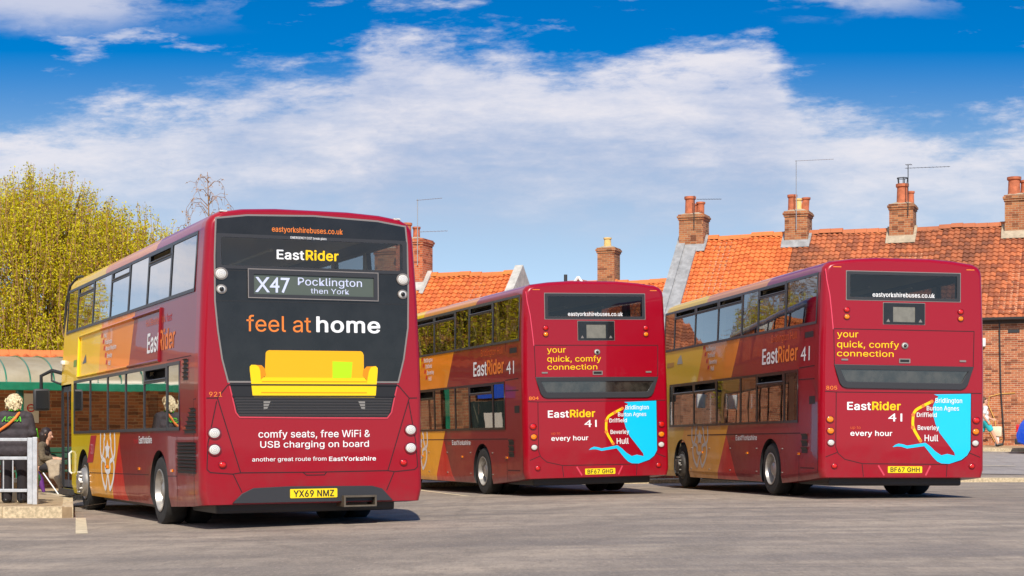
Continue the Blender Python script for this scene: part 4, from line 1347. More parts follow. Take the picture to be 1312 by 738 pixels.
def rose(bus, kind, y0, y1, z0, z1):
    """county rose in white outline, cut off by the window line above: nested wavy outlines mirrored about its middle"""
    fn = side_fn(kind)
    pts_o = [(0.02, 1.0), (0.0, 0.80), (0.0, 0.67), (0.05, 0.58), (0.14, 0.53), (0.07, 0.47), (0.06, 0.38), (0.09, 0.24), (0.2, 0.1), (0.33, 0.0), (0.38, 0.02), (0.42, 0.12), (0.47, 0.23), (0.5, 0.25)]
    pts_i = [(0.27, 1.0), (0.34, 0.93), (0.25, 0.87), (0.27, 0.74), (0.2, 0.64), (0.14, 0.53), (0.29, 0.51), (0.37, 0.46), (0.31, 0.37), (0.40, 0.31), (0.5, 0.31)]
    star = [(0.5, 0.88), (0.56, 0.77), (0.66, 0.75), (0.59, 0.65), (0.62, 0.53), (0.5, 0.58), (0.38, 0.53), (0.41, 0.65), (0.34, 0.75), (0.44, 0.77)]
    M = lambda p: (-(y1 + (y0 - y1) * p[0]), z0 + (z1 - z0) * p[1])
    loops = []
    for pts in (pts_o, pts_i):
        for flip in (False, True):
            q = [((1 - a) if flip else a, b) for a, b in pts]
            # smooth the polyline
            for _ in range(2):
                s = [q[0]]
                for a, b in zip(q, q[1:]):
                    s += [(a[0] * .75 + b[0] * .25, a[1] * .75 + b[1] * .25), (a[0] * .25 + b[0] * .75, a[1] * .25 + b[1] * .75)]
                s.append(q[-1]); q = s
            loops.append([M(p) for p in q])
    mats = WHITEV if kind == 'A' else mat('pale_vinyl', lin(226, 214, 206), 0.5)
    me_all = MB()
    for k, lp in enumerate(loops):
        strips(me_all, [lp], fn, 0.075, 0.004 + k * 0.0004)
    me = curve_mesh([[M(p) for p in star]])
    me_all.add([fn(v.co.x, v.co.y, 0.0062) for v in me.vertices], [tuple(p.vertices) for p in me.polygons])
    bpy.data.meshes.remove(me)
    me_all.build('rose_emblem', mats, bus, fix=False)


def bus_common(bus, kind, L):
    fnS = side_fn(kind)
    d = DIV[kind]
    A = kind == 'A'
    # ---- shell
    body = body_shell(kind, L)
    base = body.mesh('body')
    paint = livery('livery_' + kind, kind)
    base.materials.append(paint)
    yw = (2.42, 8.36) if A else (2.60, 8.52)
    up = (0.42 if A else 0.22, 10.22 if A else 10.0)
    lo = (1.12 if A else 1.10, 9.25 if A else 9.45)
    zu = (3.20, 3.90) if A else (3.11, 3.91)
    zl = (1.38, 2.22) if A else (1.39, 2.25)
    c1 = MB()
    inn = [(1.47, 2.32), (1.445 if A else 1.475, 3.12), (1.385 if A else 1.445, 3.93), (1.2, 4.08)]
    c0 = MB(); c0.prism([(-x, z) for x, z in inn] + [(x, z) for x, z in reversed(inn)], lambda u, v, w: (u, w, v), 0.11, L - 0.75)
    c0m = c0.mesh('upper_saloon'); c0m.materials.append(INTM)
    c1.box(-1.47, 1.47, 1.0, L - 0.3, 0.62, 2.2)
    ca_ = MB()
    for yy in yw:
        for sx_ in (-1, 1):
            ca_.lathe([(0, sx_ * 2.0), (0.60, sx_ * 2.0), (0.60, sx_ * 1.02), (0, sx_ * 1.02)], 'x', 36, (0, yy, 0.46))
    c1m = c1.mesh('saloon'); c1m.materials.append(INTM)
    cam_ = ca_.mesh('wheel_arch'); cam_.materials.append(BLACK)
    c2 = MB()
    eU = [up[0]] + d + [up[1]]
    g = 0.035
    for a, b in zip(eU, eU[1:]):
        if b - a > 0.3:
            c2.box(-2, 2, a + g, b - g, *zu)
    eL = [lo[0]] + [q for q in d if lo[0] + .3 < q < lo[1] - .2] + [lo[1]]
    for a, b in zip(eL, eL[1:]):
        c2.box(-2, 2, a + g, b - g, *zl)
    if A:
        c2.box(-2, -1.2, 9.52, 10.62, 0.34, 2.23)
    rw = (-1.26, 1.26, 3.455, 3.84) if A else (-1.02, 1.0, 3.515, 3.925)
    c2.box(rw[0], rw[1], -0.5, 0.3, rw[2], rw[3])
    c3 = MB()
    c3.box(-1.1, 1.1, L - 0.95, L + 0.5, 2.75, 3.75)
    c3.box(-1.1, 1.1, L - 0.7, L + 0.5, 1.0, 2.15)
    c3m = c3.mesh('windscreen_opening'); c3m.materials.append(BLACK)
    c2m = c2.mesh('openings'); c2m.materials.append(BLACK)
    me = boolean(base, [c0m, c1m, cam_, c2m, c3m], None)
    body_o = link('body', me, bus)
    soften(me, 28)
    wn = body_o.modifiers.new('weighted', 'WEIGHTED_NORMAL'); wn.keep_sharp = True; wn.weight = 80
    # ---- side windows: glass with grey surround; some with a hopper at the top
    hop = {'A': {1: 3.77, 3: 3.77, 5: 3.77}, 'B': {1: 3.76, 3: 3.78, 4: 3.78, 5: 3.78}}[kind]
    hopl = {'A': {1: 2.04}, 'B': {1: 2.09, 3: 2.07, 4: 2.07, 2: 2.08} if False else {1: 2.09, 4: 2.07, 5: 2.07}}[kind]
    gm = GLS if A else GLD
    FRB = mat('dark_window_surround', (0.018, 0.016, 0.015), 0.3)
    for deck, edges, (z0, z1), hp in (('u', eU, zu, hop), ('l', eL, zl, hopl)):
        FR = FRB if (not A and deck == 'l') else FRAME
        for i, (a, b) in enumerate(zip(edges, edges[1:])):
            for sd in (-1, 1):
                X = lambda z, w: sd * (side_x(kind, z) + w)
                zt = z1
                if i in hp and sd < 0:
                    zt = hp[i]
                e = 0.03
                gl = MB(); gl.add([(X(z0 - e, .001), a + .012, z0 - e), (X(z0 - e, .001), b - .012, z0 - e), (X(zt + e, .001), b - .012, zt + e), (X(zt + e, .001), a + .012, zt + e)], [(0, 1, 2, 3)])
                win = gl.build('window', gm, bus, fix=False)
                if sd < 0:
                    win.data.flip_normals()
                loops = [rect(a + .004, b - .004, z0 - .05, z1 + .05), rect(a + .036, b - .036, z0 - .004, z1 + .004, 0.02)[::-1]]
                if sd < 0 and i in hp:
                    loops = [loops[0], rect(a + .036, b - .036, z0 - .004, zt - .02, 0.02)[::-1], rect(a + .085, b - .085, zt + .025, z1 - .01, 0.012)[::-1]]
                plate('frame', loops, FR, win, (lambda u, z, w: (X(z, w), u, z)), 0.004, 0.008)
                if sd < 0 and i in hp:
                    f = MB()
                    zz0, zz1 = zt + .03, z1 - .015
                    tilt = 0.12 if (not A or i == 1) else 0.0
                    f.add([(X(zz0, -.004), a + .09, zz0), (X(zz0, -.004), b - .09, zz0), (X(zz1, -tilt - .004), b - .09, zz1), (X(zz1, -tilt - .004), a + .09, zz1)], [(0, 1, 2, 3)])
                    f.build('hopper_pane', GLD if tilt else gm, win)
                    lip = MB(); lip.tube([(X(zt + .02, .012), a + .05, zt + .02), (X(zt + .02, .012), b - .05, zt + .02)], 0.014, 6); lip.build('hopper_catch_rail', FR, win)
    # ---- rear window
    rwg = MB(); rwg.add([(rw[0] - .02, -.002, rw[2] - .02), (rw[1] + .02, -.002, rw[2] - .02), (rw[1] + .02, -.002, rw[3] + .02), (rw[0] - .02, -.002, rw[3] + .02)], [(0, 1, 2, 3)])
    if A:
        rwg.v = [(x, -.012, z) for x, y, z in rwg.v]
    rear_w = rwg.build('rear_window', GLR if not A else glass('rear_glass', (0.8, 0.82, 0.83), 1.0), bus, fix=False)
    # ---- windscreens
    for z0, z1 in ((2.72, 3.78), (0.97, 2.18)):
        k = MB(); k.add([(-1.12, L + .004 - front_rake(kind, z0), z0), (1.12, L + .004 - front_rake(kind, z0), z0), (1.12, L + .004 - front_rake(kind, z1), z1), (-1.12, L + .004 - front_rake(kind, z1), z1)], [(0, 1, 2, 3)])
        k.build('windscreen', gm, bus, fix=False)
    for sd in (-1, 1):
        lamp_o = MB(); lamp_o.lathe([(0.11, 0), (0.1, 0.03), (0.06, 0.045), (0, 0.05)], 'y', 20)
        o = lamp_o.build('headlight', LENSW, bus, 60); o.location = (sd * 0.9, L + .002, 0.7)
    # ---- seats, poles and pillar linings
    s = MB()
    s.cbox(-0.52, 0.52, 0, 0.44, 0.36, 0.46, 0.03); s.cbox(-0.52, -0.02, -0.06, 0.06, 0.42, 1.05, 0.04); s.cbox(0.02, 0.52, -0.06, 0.06, 0.42, 1.05, 0.04)
    s.box(-0.35, -0.3, 0.0, 0.3, 0.0, 0.38); s.box(0.3, 0.35, 0.0, 0.3, 0.0, 0.38)
    sm = s.mesh('seat'); sm.materials.append(SEATM); soften(sm, 40)
    for sd in (-1, 1):
        for i in range(9):
            o = link('seat', sm, bus); o.location = (sd * 0.88, 0.75 + i * 1.0, 2.32)
        for i in range(5):
            o = link('seat', sm, bus); o.location = (sd * 0.88, 1.5 + i * 1.15, 0.62)
    k = MB()
    for sd in (-1, 1):
        for q in d:
            k.box(sd * 1.36, sd * 1.43, q - .02, q + .05, 2.33, 3.9); k.box(sd * 1.36, sd * 1.46, q - .02, q + .05, 0.63, 2.2)
        k.box(sd * 1.30, sd * 1.43, 0.2, L - .7, 2.33, 2.42)
        k.tube([(sd * 0.35, 3.2, 0.62), (sd * 0.35, 3.2, 2.2)], 0.02, 6); k.tube([(sd * 0.35, 6.8, 0.62), (sd * 0.35, 6.8, 2.2)], 0.02, 6)
        k.tube([(sd * 0.4, 0.6, 3.75), (sd * 0.4, 9.0, 3.75)], 0.02, 6)
    k.box(-1.25, 1.25, 0.2, L - .7, 4.03, 4.06)
    k.build('interior_trim', CEIL, bus)
    # ---- wheels
    for sd in (-1, 1):
        wheel(bus, sd * 1.52, yw[0], 0.49, False, sd, kind)
        wheel(bus, sd * 1.50, yw[1], 0.49, True, sd, kind)
    # ---- underside
    k = MB(); k.cbox(-1.25, 1.25, 0.35, yw[0] - .75, 0.22, 0.5, 0.04); k.cbox(-0.9, 0.9, yw[0] - .75, yw[0] + .75, 0.34, 0.6, 0.04)
    k.tube([(-1.1, yw[0], 0.48), (1.1, yw[0], 0.48)], 0.12, 10); k.tube([(-1.2, yw[1], 0.46), (1.2, yw[1], 0.46)], 0.08, 10)
    k.cbox(-1.35, 1.35, yw[0] + .8, yw[1] - .8, 0.2, 0.42, 0.05)
    k.build('chassis', MATTB, bus)
    # small amber side markers
    for yy in ((1.55, 3.7, 6.2) if A else (1.0, 3.9, 6.9)):
        k = MB(); k.cbox(-side_x(kind, .78) - .018, -side_x(kind, .78), yy, yy + .1, .76, .80, .006); k.build('side_marker', LENSA, bus)
    return body_o, rear_w, fnS


def lines(bus, pls, fn, w=0.014, m_=SEAM, base=0.0025, name='panel_gap'):
    mb = MB()
    strips(mb, pls, fn, w, base)
    return mb.build(name, m_, bus, fix=False)


def strips(mb, pls, fn, w, base):
    for pl_ in pls:
        closed = len(pl_) > 2 and Vector(pl_[0]).to_2d() == Vector(pl_[-1]).to_2d() if False else (len(pl_) > 2 and abs(pl_[0][0] - pl_[-1][0]) + abs(pl_[0][1] - pl_[-1][1]) < 1e-6)
        pts = pl_[:-1] if closed else pl_
        st = stroke(pts, w, closed)
        if closed:
            Lf, Rt = st[0], st[1][::-1]
        else:
            n_ = len(pts); Lf, Rt = st[0][:n_], st[0][n_:][::-1]
        n_ = len(Lf)
        vs = [fn(p[0], p[1], base) for p in Lf] + [fn(p[0], p[1], base) for p in Rt]
        mb.add(vs, [(k, (k + 1) % n_, n_ + (k + 1) % n_, n_ + k) for k in range(n_ if closed else n_ - 1)])


def louvres(bus, fn, u0, u1, z0, z1, n, m_=BLACK):
    mb = MB(); st = (z1 - z0) / n
    for i in range(n):
        z = z0 + i * st
        if callable(u0):
            a, b = u0(z + st / 2), u1(z + st / 2)
        else:
            a, b = u0, u1
        mb.add([fn(a, z + st * .12, .003), fn(b, z + st * .12, .003), fn(b, z + st * .62, .003), fn(a, z + st * .62, .003)], [(0, 1, 2, 3)])
        mb.cur = 1
        mb.add([fn(a, z + st * .62, .003), fn(b, z + st * .62, .003), fn(b, z + st * 1.0, .028), fn(a, z + st * 1.0, .028)], [(0, 1, 2, 3)])
        mb.cur = 0
    return mb.build('side_grille', [m_, plain_paint('maroon_louvre', MAR, .3)], bus, fix=False)


def bus_A(loc, yaw, roll, L=10.75):
    bus = empty('double_decker_bus', loc, (0, roll, yaw))
    tag(bus, 'red and yellow double decker with yellow sofa on its black rear, nearest of the buses', 'bus', 'double decker buses')
    body, rearw, S = bus_common(bus, 'A', L)
    F = REAR
    # black rear panel around window and display
    outl = [(-1.315, 4.07), (-1.335, 3.58), (-1.335, 3.0), (-1.30, 2.62), (-1.246, 2.245), (-1.169, 1.95), (1.18, 1.96), (1.262, 2.275), (1.325, 2.70), (1.335, 3.25), (1.325, 3.80), (1.30, 4.07), (0.9, 4.125), (0, 4.155), (-0.9, 4.125)]
    pn = plate('rear_panel', [outl, rect(-1.255, 1.255, 3.46, 3.835, 0.03)[::-1]], GLOSSB, bus, F, 0.001, 0.008)
    lines(pn, [outl + [outl[0]]], F, 0.022, SILV, 0.0105, 'edge_trim')
    plate('window_frame', [rect(-1.315, 1.315, 3.42, 3.875, 0.03), rect(-1.25, 1.25, 3.465, 3.83, 0.025)[::-1]], MATTB, rearw, F, 0.010, 0.008)
    lines(pn, [[(-1.33, 3.0), (1.345, 3.015)], [(-1.33, 3.40), (1.345, 3.41)]], F, 0.012, BLACK, 0.010)
    # destination display
    dp = plate('destination_display', [rect(-0.90, 0.90, 3.045, 3.43, 0.03), rect(-0.82, 0.835, 3.10, 3.36, 0.01)[::-1]], MATTB, bus, F, 0.010, 0.02)
    lines(dp, [rect(-0.895, 0.895, 3.05, 3.425) + [(-0.895, 3.05)]], F, 0.012, SILV, 0.031, 'edge_trim')
    plate('display_face', rect(-0.83, 0.845, 3.09, 3.37), LEDS, dp, F, 0.013)
    text('X47', -0.80, -0.33, 3.125, 3.325, LEDT, dp, F, 0.016, 0.012, 'display_characters')
    text('Pocklington', -0.22, 0.67, 3.232, 3.335, LEDT, dp, F, 0.016, 0.006, 'display_characters')
    text('then York', -0.045, 0.49, 3.128, 3.196, LEDT, dp, F, 0.016, 0.0, 'display_characters')
    # lettering
    text('eastyorkshirebuses.co.uk', -0.567, 0.408, 3.925, 3.998, ORAV, pn, F, 0.011, 0.012)
    text('EMERGENCY EXIT break glass', -0.318, 0.177, 3.842, 3.872, WHITEV, pn, F, 0.0195, 0.008)
    east_rider(bus, F, -0.507, 0.346, 3.565, 3.69, YELV, 0.016)
    text('feel at', -0.919, -0.044, 2.612, 2.826, ORAV, pn, F, 0.011, -0.004)
    text('home', 0.029, 0.927, 2.616, 2.826, WHITEV, pn, F, 0.011, 0.035)
    # sofa picture on vinyl
    b_ = 0.0105
    sofa = empty('sofa_picture', parent=bus)
    SY1, SY2, SY3 = mat('sofa_yellow', lin(252, 208, 0), .4), mat('sofa_gold', lin(240, 176, 0), .4), mat('sofa_amber', lin(226, 140, 0), .4)
    plate('sofa_back', [(-0.69, 1.80), (-0.665, 2.33), (-0.65, 2.355), (-0.62, 2.368), (0.65, 2.372), (0.675, 2.355), (0.69, 2.32), (0.69, 1.80)], SY2, sofa, F, b_)
    plate('sofa_arm', [(-0.66, 2.04), (-0.68, 2.13), (-0.72, 2.17), (-0.85, 2.174), (-0.88, 2.15), (-0.88, 2.10), (-0.845, 1.775), (-0.82, 1.752), (-0.72, 1.752), (-0.72, 2.0)], SY3, sofa, F, b_ + .001)
    plate('sofa_arm', [(-0.74, 2.10), (-0.76, 2.15), (-0.80, 2.174), (-0.86, 2.174), (-0.88, 2.15), (-0.88, 2.10), (-0.845, 1.775), (-0.82, 1.752), (-0.72, 1.752)], SY1, sofa, F, b_ + .002)
    plate('sofa_arm', [(0.67, 2.04), (0.68, 2.12), (0.73, 2.168), (0.86, 2.174), (0.885, 2.15), (0.885, 2.10), (0.855, 1.775), (0.83, 1.752), (0.72, 1.752), (0.72, 2.0)], SY3, sofa, F, b_ + .001)
    plate('sofa_arm', [(0.76, 2.10), (0.79, 2.16), (0.86, 2.174), (0.885, 2.15), (0.885, 2.10), (0.855, 1.775), (0.83, 1.752), (0.72, 1.752), (0.72, 1.9)], SY1, sofa, F, b_ + .002)
    plate('sofa_cushion', [(-0.83, 1.752), (0.84, 1.752), (0.80, 1.80), (0.73, 1.81), (0.725, 1.98), (0.70, 2.015), (-0.70, 2.012), (-0.73, 1.985), (-0.735, 1.81), (-0.80, 1.80)], SY1, sofa, F, b_ + .003)
    lines(sofa, [[(-0.72, 1.955), (0.72, 1.962)], [(-0.73, 1.812), (0.73, 1.815)]], F, 0.012, SY3, b_ + .0045, 'sofa_seam')
    plate('pillow', [(0.247, 2.005), (0.247, 2.232), (0.53, 2.225), (0.512, 2.012)], mat('lime_vinyl', lin(180, 226, 6), .4), sofa, F, b_ + .005)
    for s_ in (-1, 1):
        plate('sofa_leg', [(s_ * 0.70, 1.71), (s_ * 0.60, 1.71), (s_ * 0.655, 1.59), (s_ * 0.70, 1.585)][::s_], mat('leg_grey', lin(136, 132, 126), .5), sofa, F, b_ + .007)
    # engine grille with slats
    gr_ = plate('engine_grille', [(-1.165, 1.935), (-1.12, 1.77), (-1.06, 1.55), (-1.04, 1.51), (-0.99, 1.49), (0.99, 1.475), (1.05, 1.50), (1.075, 1.55), (1.13, 1.77), (1.175, 1.935)], BLACK, bus, F, 0.001, 0.006)
    mb = MB()
    for i in range(7):
        z = 1.505 + i * 0.037
        hw = 1.03 + (z - 1.5) * 0.27
        mb.add([F(-hw, z, .009), F(hw, z, .009), F(hw, z + .020, .026), F(-hw, z + .020, .026)], [(0, 1, 2, 3)])
        mb.add([F(-hw, z + .020, .026), F(hw, z + .020, .026), F(hw, z + .022, .009), F(-hw, z + .022, .009)], [(0, 1, 2, 3)])
    mb.build('slats', mat('slat_grey', (0.13, 0.13, 0.135), 0.4), gr_, fix=False)
    lines(gr_, [[(-1.17, 1.915), (1.18, 1.92)], [(-1.12, 1.765), (1.13, 1.77)]], F, 0.016, BLACK, 0.0215, 'seam')
    lines(gr_, [[(-1.16, 1.94), (-1.12, 1.77), (-1.07, 1.55), (-1.02, 1.49), (0, 1.48), (1.02, 1.475), (1.08, 1.55), (1.13, 1.77), (1.175, 1.94)]], F, 0.018, plain_paint('red_edge', lin(206, 60, 76), .1), 0.009, 'edge_trim')
    text('comfy seats, free WiFi &', -0.769, 0.774, 1.222, 1.32, WHITEV, bus, F, .004, 0.010)
    text('USB charging on board', -0.746, 0.755, 1.09, 1.178, WHITEV, bus, F, .004, 0.010)
    text('another great route from', -0.856, 0.158, 0.912, 0.966, WHITEV, bus, F, .004, 0.006)
    text('EastYorkshire', 0.194, 0.855, 0.905, 0.964, WHITEV, bus, F, .004, 0.03)
    text('921', -1.42, -1.25, 1.757, 1.82, ORAV, bus, F, .004, 0.012)
    lines(bus, [[(-1.17, 1.91), (-1.31, 1.74), (-1.01, 0.766), (0, 0.76), (1.024, 0.766), (1.34, 1.745), (1.18, 1.92)], [(-1.31, 1.74), (-1.455, 1.738)], [(1.34, 1.745), (1.455, 1.748)],
                [(-1.32, 1.70), (-1.44, 1.15), (-1.455, 0.815)], [(1.33, 1.70), (1.43, 1.15), (1.455, 0.815)], [(-1.455, 0.815), (-1.41, 0.775), (-1.11, 0.75), (-0.995, 0.51)], [(1.455, 0.815), (1.41, 0.775), (1.115, 0.75), (1.004, 0.50)],
                [(-0.17, 0.762), (-0.12, 0.722), (0.13, 0.722), (0.16, 0.762)], [(-1.01, 0.766), (-1.11, 0.752)], [(1.02, 0.766), (1.11, 0.752)]], F)
    bp_ = plate('bumper_insert', [(-1.115, 0.375), (-0.996, 0.49), (-0.842, 0.56), (-0.362, 0.575), (0.787, 0.562), (0.931, 0.525), (1.076, 0.37)], MATTB, bus, F, 0.002, 0.02, 0.004)
    number_plate(bus, 'YX69 NMZ', -0.355, 0.295, 0.422, 0.542, 0.03)
    k = MB()
    k.box(0.36, 0.82, -0.12, 0.2, 0.42, 0.445); k.box(0.36, 0.82, -0.12, 0.2, 0.295, 0.315); k.box(0.36, 0.385, -0.12, 0.2, 0.3151, 0.4199); k.box(0.795, 0.82, -0.12, 0.2, 0.3151, 0.4199)
    k.build('exhaust', mat('exhaust_metal', lin(120, 108, 92), 0.5, 0.6, var=.3), bus)
    for s_ in (-1, 1):
        lamp(bus, s_ * 1.355, 1.285 if s_ < 0 else 1.315, 0.072, LENSW); lamp(bus, s_ * 1.355, 1.07, 0.072, LENSW)
        lamp(bus, s_ * 1.25, 0.875, 0.042, LENSR)
        lamp(bus, s_ * 1.255, 3.352, 0.072, LENSW, 'high_lamp', y=-0.009)
        c = lamp(bus, s_ * 1.25, 3.15, 0.055, mat('camera_white', lin(200, 198, 194), .4), 'rear_camera', y=-0.009)
        k = MB(); k.lathe([(0.030, 0.02), (0.028, 0.034), (0.02, 0.042), (0, 0.044)], 'y', 16); k.v = [(a, -b, c_) for a, b, c_ in k.v]; k.build('camera_lens', GLOSSB, c, 50)
        k = MB(); k.cbox(s_ * 1.2 - .05, s_ * 1.2 + .05, 0.03, 0.1, 4.16, 4.185, .01); k.build('marker_lamp', LENSW, bus)
    # ---- nearside
    bx = [(-8.80, 2.32), (-2.36, 2.33), (-2.36, 3.06), (-8.80, 3.03)]
    P3 = [Vector(S(u, z, 0.012)) for u, z in bx]
    k = MB(); k.tube([P3[0], P3[1], P3[2], P3[3], P3[0]], 0.024, 6); k.build('advert_frame', body.data.materials[0], bus, 50)
    east_rider(bus, S, -3.22, -1.46, 2.465, 2.755, ORAV, 0.004)
    text('Hull Beverley York', -3.36, -2.10, 2.862, 2.965, ORAV2, bus, S, .004)
    text('fast', -2.03, -1.70, 2.855, 2.965, REDV, bus, S, .004)
    for s_, a_, b2, z_ in (('York', 6.59, 6.36, 2.885), ('Pocklington', 6.48, 5.88, 2.77), ('Market Weighton', 6.38, 5.52, 2.662), ('Beverley', 6.24, 5.84, 2.542), ('Hull', 6.14, 5.94, 2.42)):
        text(s_, -a_, -b2, z_, z_ + 0.075, WHITEV, bus, S, .004, 0.004)
    for y_, z_ in ((6.82, 2.90), (6.68, 2.79), (6.59, 2.68), (6.46, 2.56), (6.35, 2.44)):
        plate('route_mark', [(-y_, z_), (-y_ + .10, z_), (-y_ + .12, z_ + .07), (-y_ + .02, z_ + .07)], REDV, bus, S, .004)
    plate('badge', [(-7.62, 1.29), (-7.98, 0.83), (-7.45, 0.84), (-7.12, 1.29)], mat('badge_crimson', lin(180, 30, 54), .4), bus, S, .004)
    text('30', -7.62, -7.36, 0.98, 1.15, mat('pink_vinyl', lin(226, 150, 160), .4), bus, S, .007, 0.01)
    rose(bus, 'A', 6.76, 5.56, 0.42, 1.33)
    text('from', -4.12, -3.80, 1.155, 1.235, REDV, bus, S, .004)
    text('EastYorkshire', -3.74, -2.86, 1.155, 1.265, WHITEV, bus, S, .004, 0.025)
    louvres(bus, S, -1.25, -0.22, 0.75, 1.17, 9)
    louvres(bus, S, lambda z: -(0.45 + (1.64 - z) * 1.2), lambda z: -0.22, 1.28, 1.62, 6)
    louvres(bus, S, -0.90, -0.64, 1.99, 2.28, 5)
    lines(bus, [[(-7.8, 0.66), (-3.1, 0.70)], [(-1.9, 0.70), (-1.30, 0.71)], [(-1.30, 0.30), (-1.30, 1.25)], [(-0.34, 0.36), (-0.34, 1.73)], [(-0.34, 1.73), (-0.2, 1.735)], [(-1.9, 2.31), (-0.5, 2.31)]], S, 0.011)
    # upper front corner camera, tree deflector, mirror, door
    k = MB(); k.cbox(-1.58, -1.50, 10.25, 10.42, 2.60, 2.68, .02); k.build('side_camera', WHITEP, bus, 40)
    k = MB(); k.tube([(-1.40, 10.6, 2.5), (-1.44, 10.72, 3.2), (-1.42, 10.66, 3.75), (-1.38, 10.45, 4.06), (-1.3, 10.15, 4.2), (-1.25, 9.9, 4.2)], 0.025, 8); k.build('branch_guard', DARKM, bus, 50)
    k = MB(); k.tube([(-1.45, 10.7, 2.45), (-1.65, 10.9, 2.52), (-1.84, 10.95, 2.42), (-1.84, 10.95, 2.15)], 0.035, 8); k.tube([(-1.5, 10.7, 2.25), (-1.66, 10.88, 2.33), (-1.66, 10.88, 2.5)], 0.02, 6)
    mr = k.build('wing_mirror', BLACK, bus, 50)
    k = MB(); k.cbox(-1.99, -1.69, 10.87, 11.0, 1.77, 2.18, .05); k.build('mirror_head', MATTB, mr, 50)
    k = MB(); k.box(-1.95, -1.73, 10.855, 10.866, 1.81, 2.14); k.build('mirror_glass', mat('mirror', (0.02, 0.022, 0.025), 0.15), mr)
    dr = MB(); dr.cbox(-1.50, -1.45, 9.56, 10.05, 0.36, 2.2, .01); dr.cbox(-1.50, -1.45, 10.10, 10.58, 0.36, 2.2, .01)
    dro = dr.build('door', mat('door_frame', lin(60, 66, 76), .4), bus)
    k = MB(); k.box(-1.505, -1.502, 9.63, 9.98, 0.5, 2.1); k.box(-1.505, -1.502, 10.17, 10.51, 0.5, 2.1); k.build('glazing', GLD, dro)
    k = MB(); k.tube([(-1.545, 9.42, 1.02), (-1.59, 9.44, 0.98), (-1.59, 9.44, 0.66), (-1.55, 9.42, 0.62)], 0.02, 8); k.build('handrail', WHITEP, bus, 50)
    k = MB(); k.box(-1.60, -1.30, 9.5, 10.6, 0.24, 0.33); k.build('step', MATTB, bus)
    # sponsor marks on the yellow front panel
    plate('badge_mark', [(-8.47, 2.54), (-8.10, 2.55), (-8.17, 2.70)], mat('slate_vinyl', lin(90, 100, 110), .5), bus, S, .004)
    plate('badge_mark', rect(-9.35, -9.05, 2.52, 2.64), mat('green_vinyl', lin(120, 150, 60), .5), bus, S, .004)
    plate('badge_mark', rect(-8.98, -8.82, 2.52, 2.66), ORAV, bus, S, .004)
    return bus


